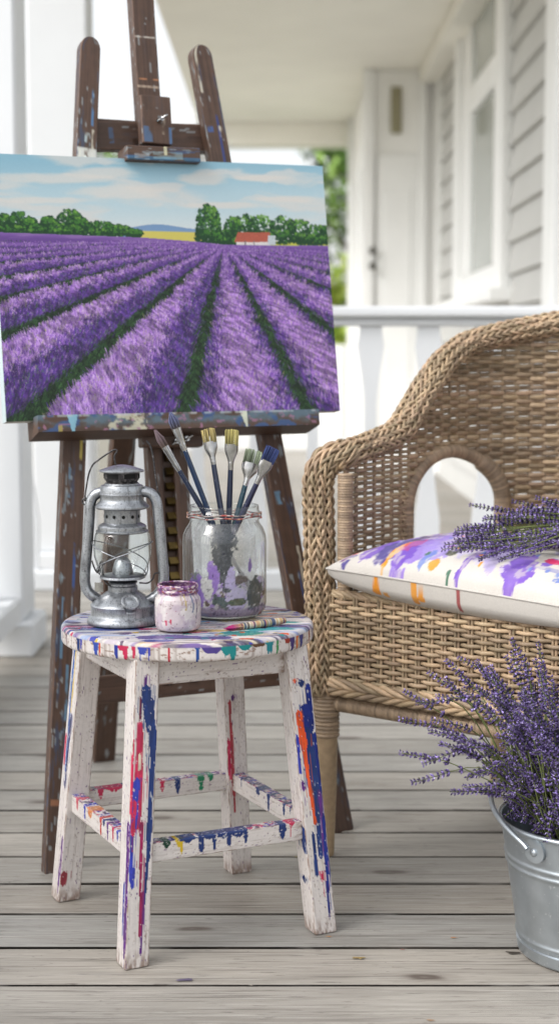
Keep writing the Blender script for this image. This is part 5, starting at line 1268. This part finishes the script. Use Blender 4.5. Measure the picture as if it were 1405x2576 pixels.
def lavender_bucket():
    t = thing('lavender_bunch', 'large bunch of purple lavender spilling out of the galvanised bucket', 'lavender', BU + [0, 0, .014])
    r = np.random.default_rng(33); o = BU + np.array([0, 0, .014])
    allp = []
    def heads():
        # explicit outliers seen at the fringe: pixel of the head tip, depth
        ex = [(1300, 1602, 2.20), (1302, 1640, 2.24), (1215, 1668, 2.22), (1162, 1640, 2.26), (1370, 1668, 2.2), (1368, 1730, 2.15), (1242, 1690, 2.18), (1075, 1690, 2.24), (1108, 1735, 2.2), (1038, 1735, 2.22), (1060, 1755, 2.18), (1016, 1795, 2.16), (1014, 1886, 2.12), (1046, 1960, 2.06), (1058, 1905, 2.1), (1098, 1800, 2.2), (1140, 1660, 2.2), (1185, 1655, 2.15), (1325, 1680, 2.26), (1270, 1650, 2.28), (1070, 1830, 2.14), (1100, 1860, 2.08), (1130, 1700, 2.12), (1165, 1720, 2.1), (1335, 1760, 2.08), (1395, 1700, 2.25), (1405, 1800, 2.1)]
        out = [P(*e) for e in ex]
        while len(out) < 300:
            an = r.normal(-.36, .48); an = np.clip(an, -1.2, .75); ln = (.055 + .225 * r.random() ** .8) * (1 - .12 * abs(an + .2)); dp = r.uniform(-.55, .30)
            q = BU + np.array([0, 0, .195]) + ln * np.array([math.sin(an), dp, math.cos(an) * math.sqrt(max(.2, 1 - dp * dp * .6))]) + np.array([r.uniform(-.05, .05), r.uniform(-.05, .03), 0])
            out.append(q)
        while len(out) < 380:
            an = r.uniform(0, 2 * PI); rd = r.uniform(.03, .15); out.append(BU + np.array([rd * math.cos(an) - .02, rd * math.sin(an) - .01, .215 + r.uniform(0, .07)]))
        return out
    hs = heads()
    for _ in range(170):
        an = math.radians(r.uniform(-205, -50)); rd = r.uniform(.07, .138)
        hs.append(BU + np.array([rd * math.cos(an), rd * math.sin(an), (.203 + r.uniform(0, .045))]))
    for i, hd in enumerate(hs):
        rim_c = BU + np.array([0, 0, .196]); dirv = hd - rim_c; dirh = dirv * [1, 1, 0]; m = np.linalg.norm(dirh)
        base = BU + np.array([*(-dirh[:2] / (m + .05) * .05 + r.uniform(-.03, .03, 2)), .02])
        rimp = BU + np.array([*(np.clip(m, 0, .105) * dirh[:2] / (m + 1e-6) * .85 + r.uniform(-.012, .012, 2)), .20])
        rr = np.linalg.norm((rimp - BU)[:2]); 
        if rr > .12: rimp[:2] = BU[:2] + (rimp - BU)[:2] * .12 / rr
        midp = rimp + (hd - rimp) * .55 + np.array([0, 0, .02 + .02 * r.random()]) * min(1, m / .15) + r.normal(0, .008, 3)
        path = smooth_path([base - o, rimp - o, midp - o, hd - o], 14)
        path[-4:] += np.linspace(0, 1, 4)[:, None] * np.array([r.normal(0, .006), r.normal(0, .006), -abs(r.normal(0, .006))]); allp.append((path, r.uniform(.048, .082)))
    # nearest first: those become parts
    od = np.argsort([-(q[0][-1][2]) + 2.0 * (q[0][-1][1]) - (5 if i < 27 else 0) for i, q in enumerate(allp)])
    for rank, i in enumerate(od[:95]):
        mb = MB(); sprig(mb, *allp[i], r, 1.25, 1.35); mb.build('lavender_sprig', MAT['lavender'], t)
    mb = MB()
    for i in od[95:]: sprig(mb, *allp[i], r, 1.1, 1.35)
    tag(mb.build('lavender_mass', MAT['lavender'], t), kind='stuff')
lavender_bucket()

def lavender_cushion():
    base = P(1300, 1365, 2.52); base[2] = .568
    t = thing('lavender_bundle', 'bundle of dried lavender laid on the paint splashed cushion, stems to the right', 'lavender', base)
    r = np.random.default_rng(44)
    tie = P(1560, 1330, 2.50); 
    ex = [(1183, 1270, 2.60), (1350, 1252, 2.58), (1246, 1278, 2.58), (1112, 1382, 2.50), (1120, 1370, 2.46), (1150, 1360, 2.5), (1205, 1405, 2.42), (1255, 1408, 2.40), (1225, 1395, 2.44), (1180, 1345, 2.52), (1145, 1335, 2.56), (1290, 1262, 2.6), (1375, 1262, 2.6), (1160, 1385, 2.45), (1300, 1395, 2.4)]
    pts = [P(*e) for e in ex]
    while len(pts) < 84:
        px = r.uniform(1140, 1420); cy = np.interp(px, [1140, 1200, 1300, 1400], [1358, 1342, 1328, 1320]); hh = np.interp(px, [1140, 1200, 1300, 1400], [20, 52, 62, 62])
        py = cy + hh * r.uniform(-1, 1); pts.append(P(px, py, 2.52 - .0011 * (py - cy) + r.uniform(-.04, .04)))
    for h in pts:
        e = tie + r.normal(0, 1, 3) * [.006, .010, .007]; m_ = h + (e - h) * .5 + np.array([0, 0, r.uniform(0, .012)])
        e2 = e + (e - h) / np.linalg.norm(e - h) * .10; e2[2] = max(e2[2], .535)
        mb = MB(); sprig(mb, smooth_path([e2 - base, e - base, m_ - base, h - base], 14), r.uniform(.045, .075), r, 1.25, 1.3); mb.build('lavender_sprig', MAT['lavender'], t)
    ax = np.array([1, -.1, -.05]); mb = MB()
    for k in range(3):
        q = np.linspace(0, 2 * PI, 25)[:-1]; mb.tube(np.stack([0 * q + (k - 1) * .004, .020 * np.cos(q), .017 * np.sin(q)], -1) + tie - base, .0018, 6, closed=True, col=(190, 168, 130))
    mb.build('twine', MAT['wicker'], t)
lavender_cushion()

# ------------------------------------------------------------------ light, sky, camera
SUN_EL, SUN_AZ = math.radians(42), math.radians(-122)        # sun over the viewer's left shoulder
wd = bpy.data.worlds.new('World'); scn.world = wd; wd.use_nodes = True; nt = wd.node_tree
bg = nt.nodes['Background']; sky = nt.nodes.new('ShaderNodeTexSky'); sky.sky_type = 'NISHITA'; sky.sun_disc = False
sky.sun_elevation = SUN_EL; sky.sun_rotation = SUN_AZ; sky.air_density = 1.0; sky.dust_density = 4.0
hs = nt.nodes.new('ShaderNodeHueSaturation'); hs.inputs['Saturation'].default_value = .22; hs.inputs['Value'].default_value = 1.0
nt.links.new(sky.outputs[0], hs.inputs['Color']); ad = nt.nodes.new('ShaderNodeVectorMath'); ad.operation = 'ADD'; ad.inputs[1].default_value = (1.25, 1.25, 1.22)
nt.links.new(hs.outputs[0], ad.inputs[0]); nt.links.new(ad.outputs[0], bg.inputs['Color']); bg.inputs['Strength'].default_value = .235
sl = bpy.data.lights.new('sun', 'SUN'); sl.energy = .8; sl.angle = math.radians(22); sl.color = (1, .965, .92)
so = bpy.data.objects.new('sun', sl); COL.objects.link(so)
dv = np.array([math.sin(SUN_AZ) * math.cos(SUN_EL), math.cos(SUN_AZ) * math.cos(SUN_EL), math.sin(SUN_EL)])
from mathutils import Vector
so.rotation_euler = Vector((-dv).tolist()).to_track_quat('-Z', 'Y').to_euler(); so.location = (-3, -3, 5)
cam = bpy.data.cameras.new('camera'); co = bpy.data.objects.new('camera', cam); COL.objects.link(co); scn.camera = co
co.location = (0, 0, EYE); co.rotation_euler = (PI / 2 - PITCH, 0, 0)
cam.sensor_fit = 'VERTICAL'; cam.sensor_height = 36; cam.sensor_width = 36; cam.lens = F_PX / 2576 * 36
cam.clip_start = .05; cam.clip_end = 2000
cam.dof.use_dof = True; cam.dof.focus_distance = 2.27; cam.dof.aperture_fstop = 3.8; cam.dof.aperture_blades = 0
scn.view_settings.view_transform = 'Standard'; scn.view_settings.look = 'None'; scn.view_settings.exposure = 0; scn.view_settings.gamma = 1
scn.render.engine = 'CYCLES'
cy = scn.cycles; cy.use_denoising = True; cy.denoiser = 'OPENIMAGEDENOISE'; cy.max_bounces = 10; cy.diffuse_bounces = 4; cy.glossy_bounces = 4; cy.transparent_max_bounces = 16; cy.caustics_reflective = False; cy.caustics_refractive = False
cy.use_adaptive_sampling = True; cy.adaptive_threshold = .015; cy.sample_clamp_indirect = 6
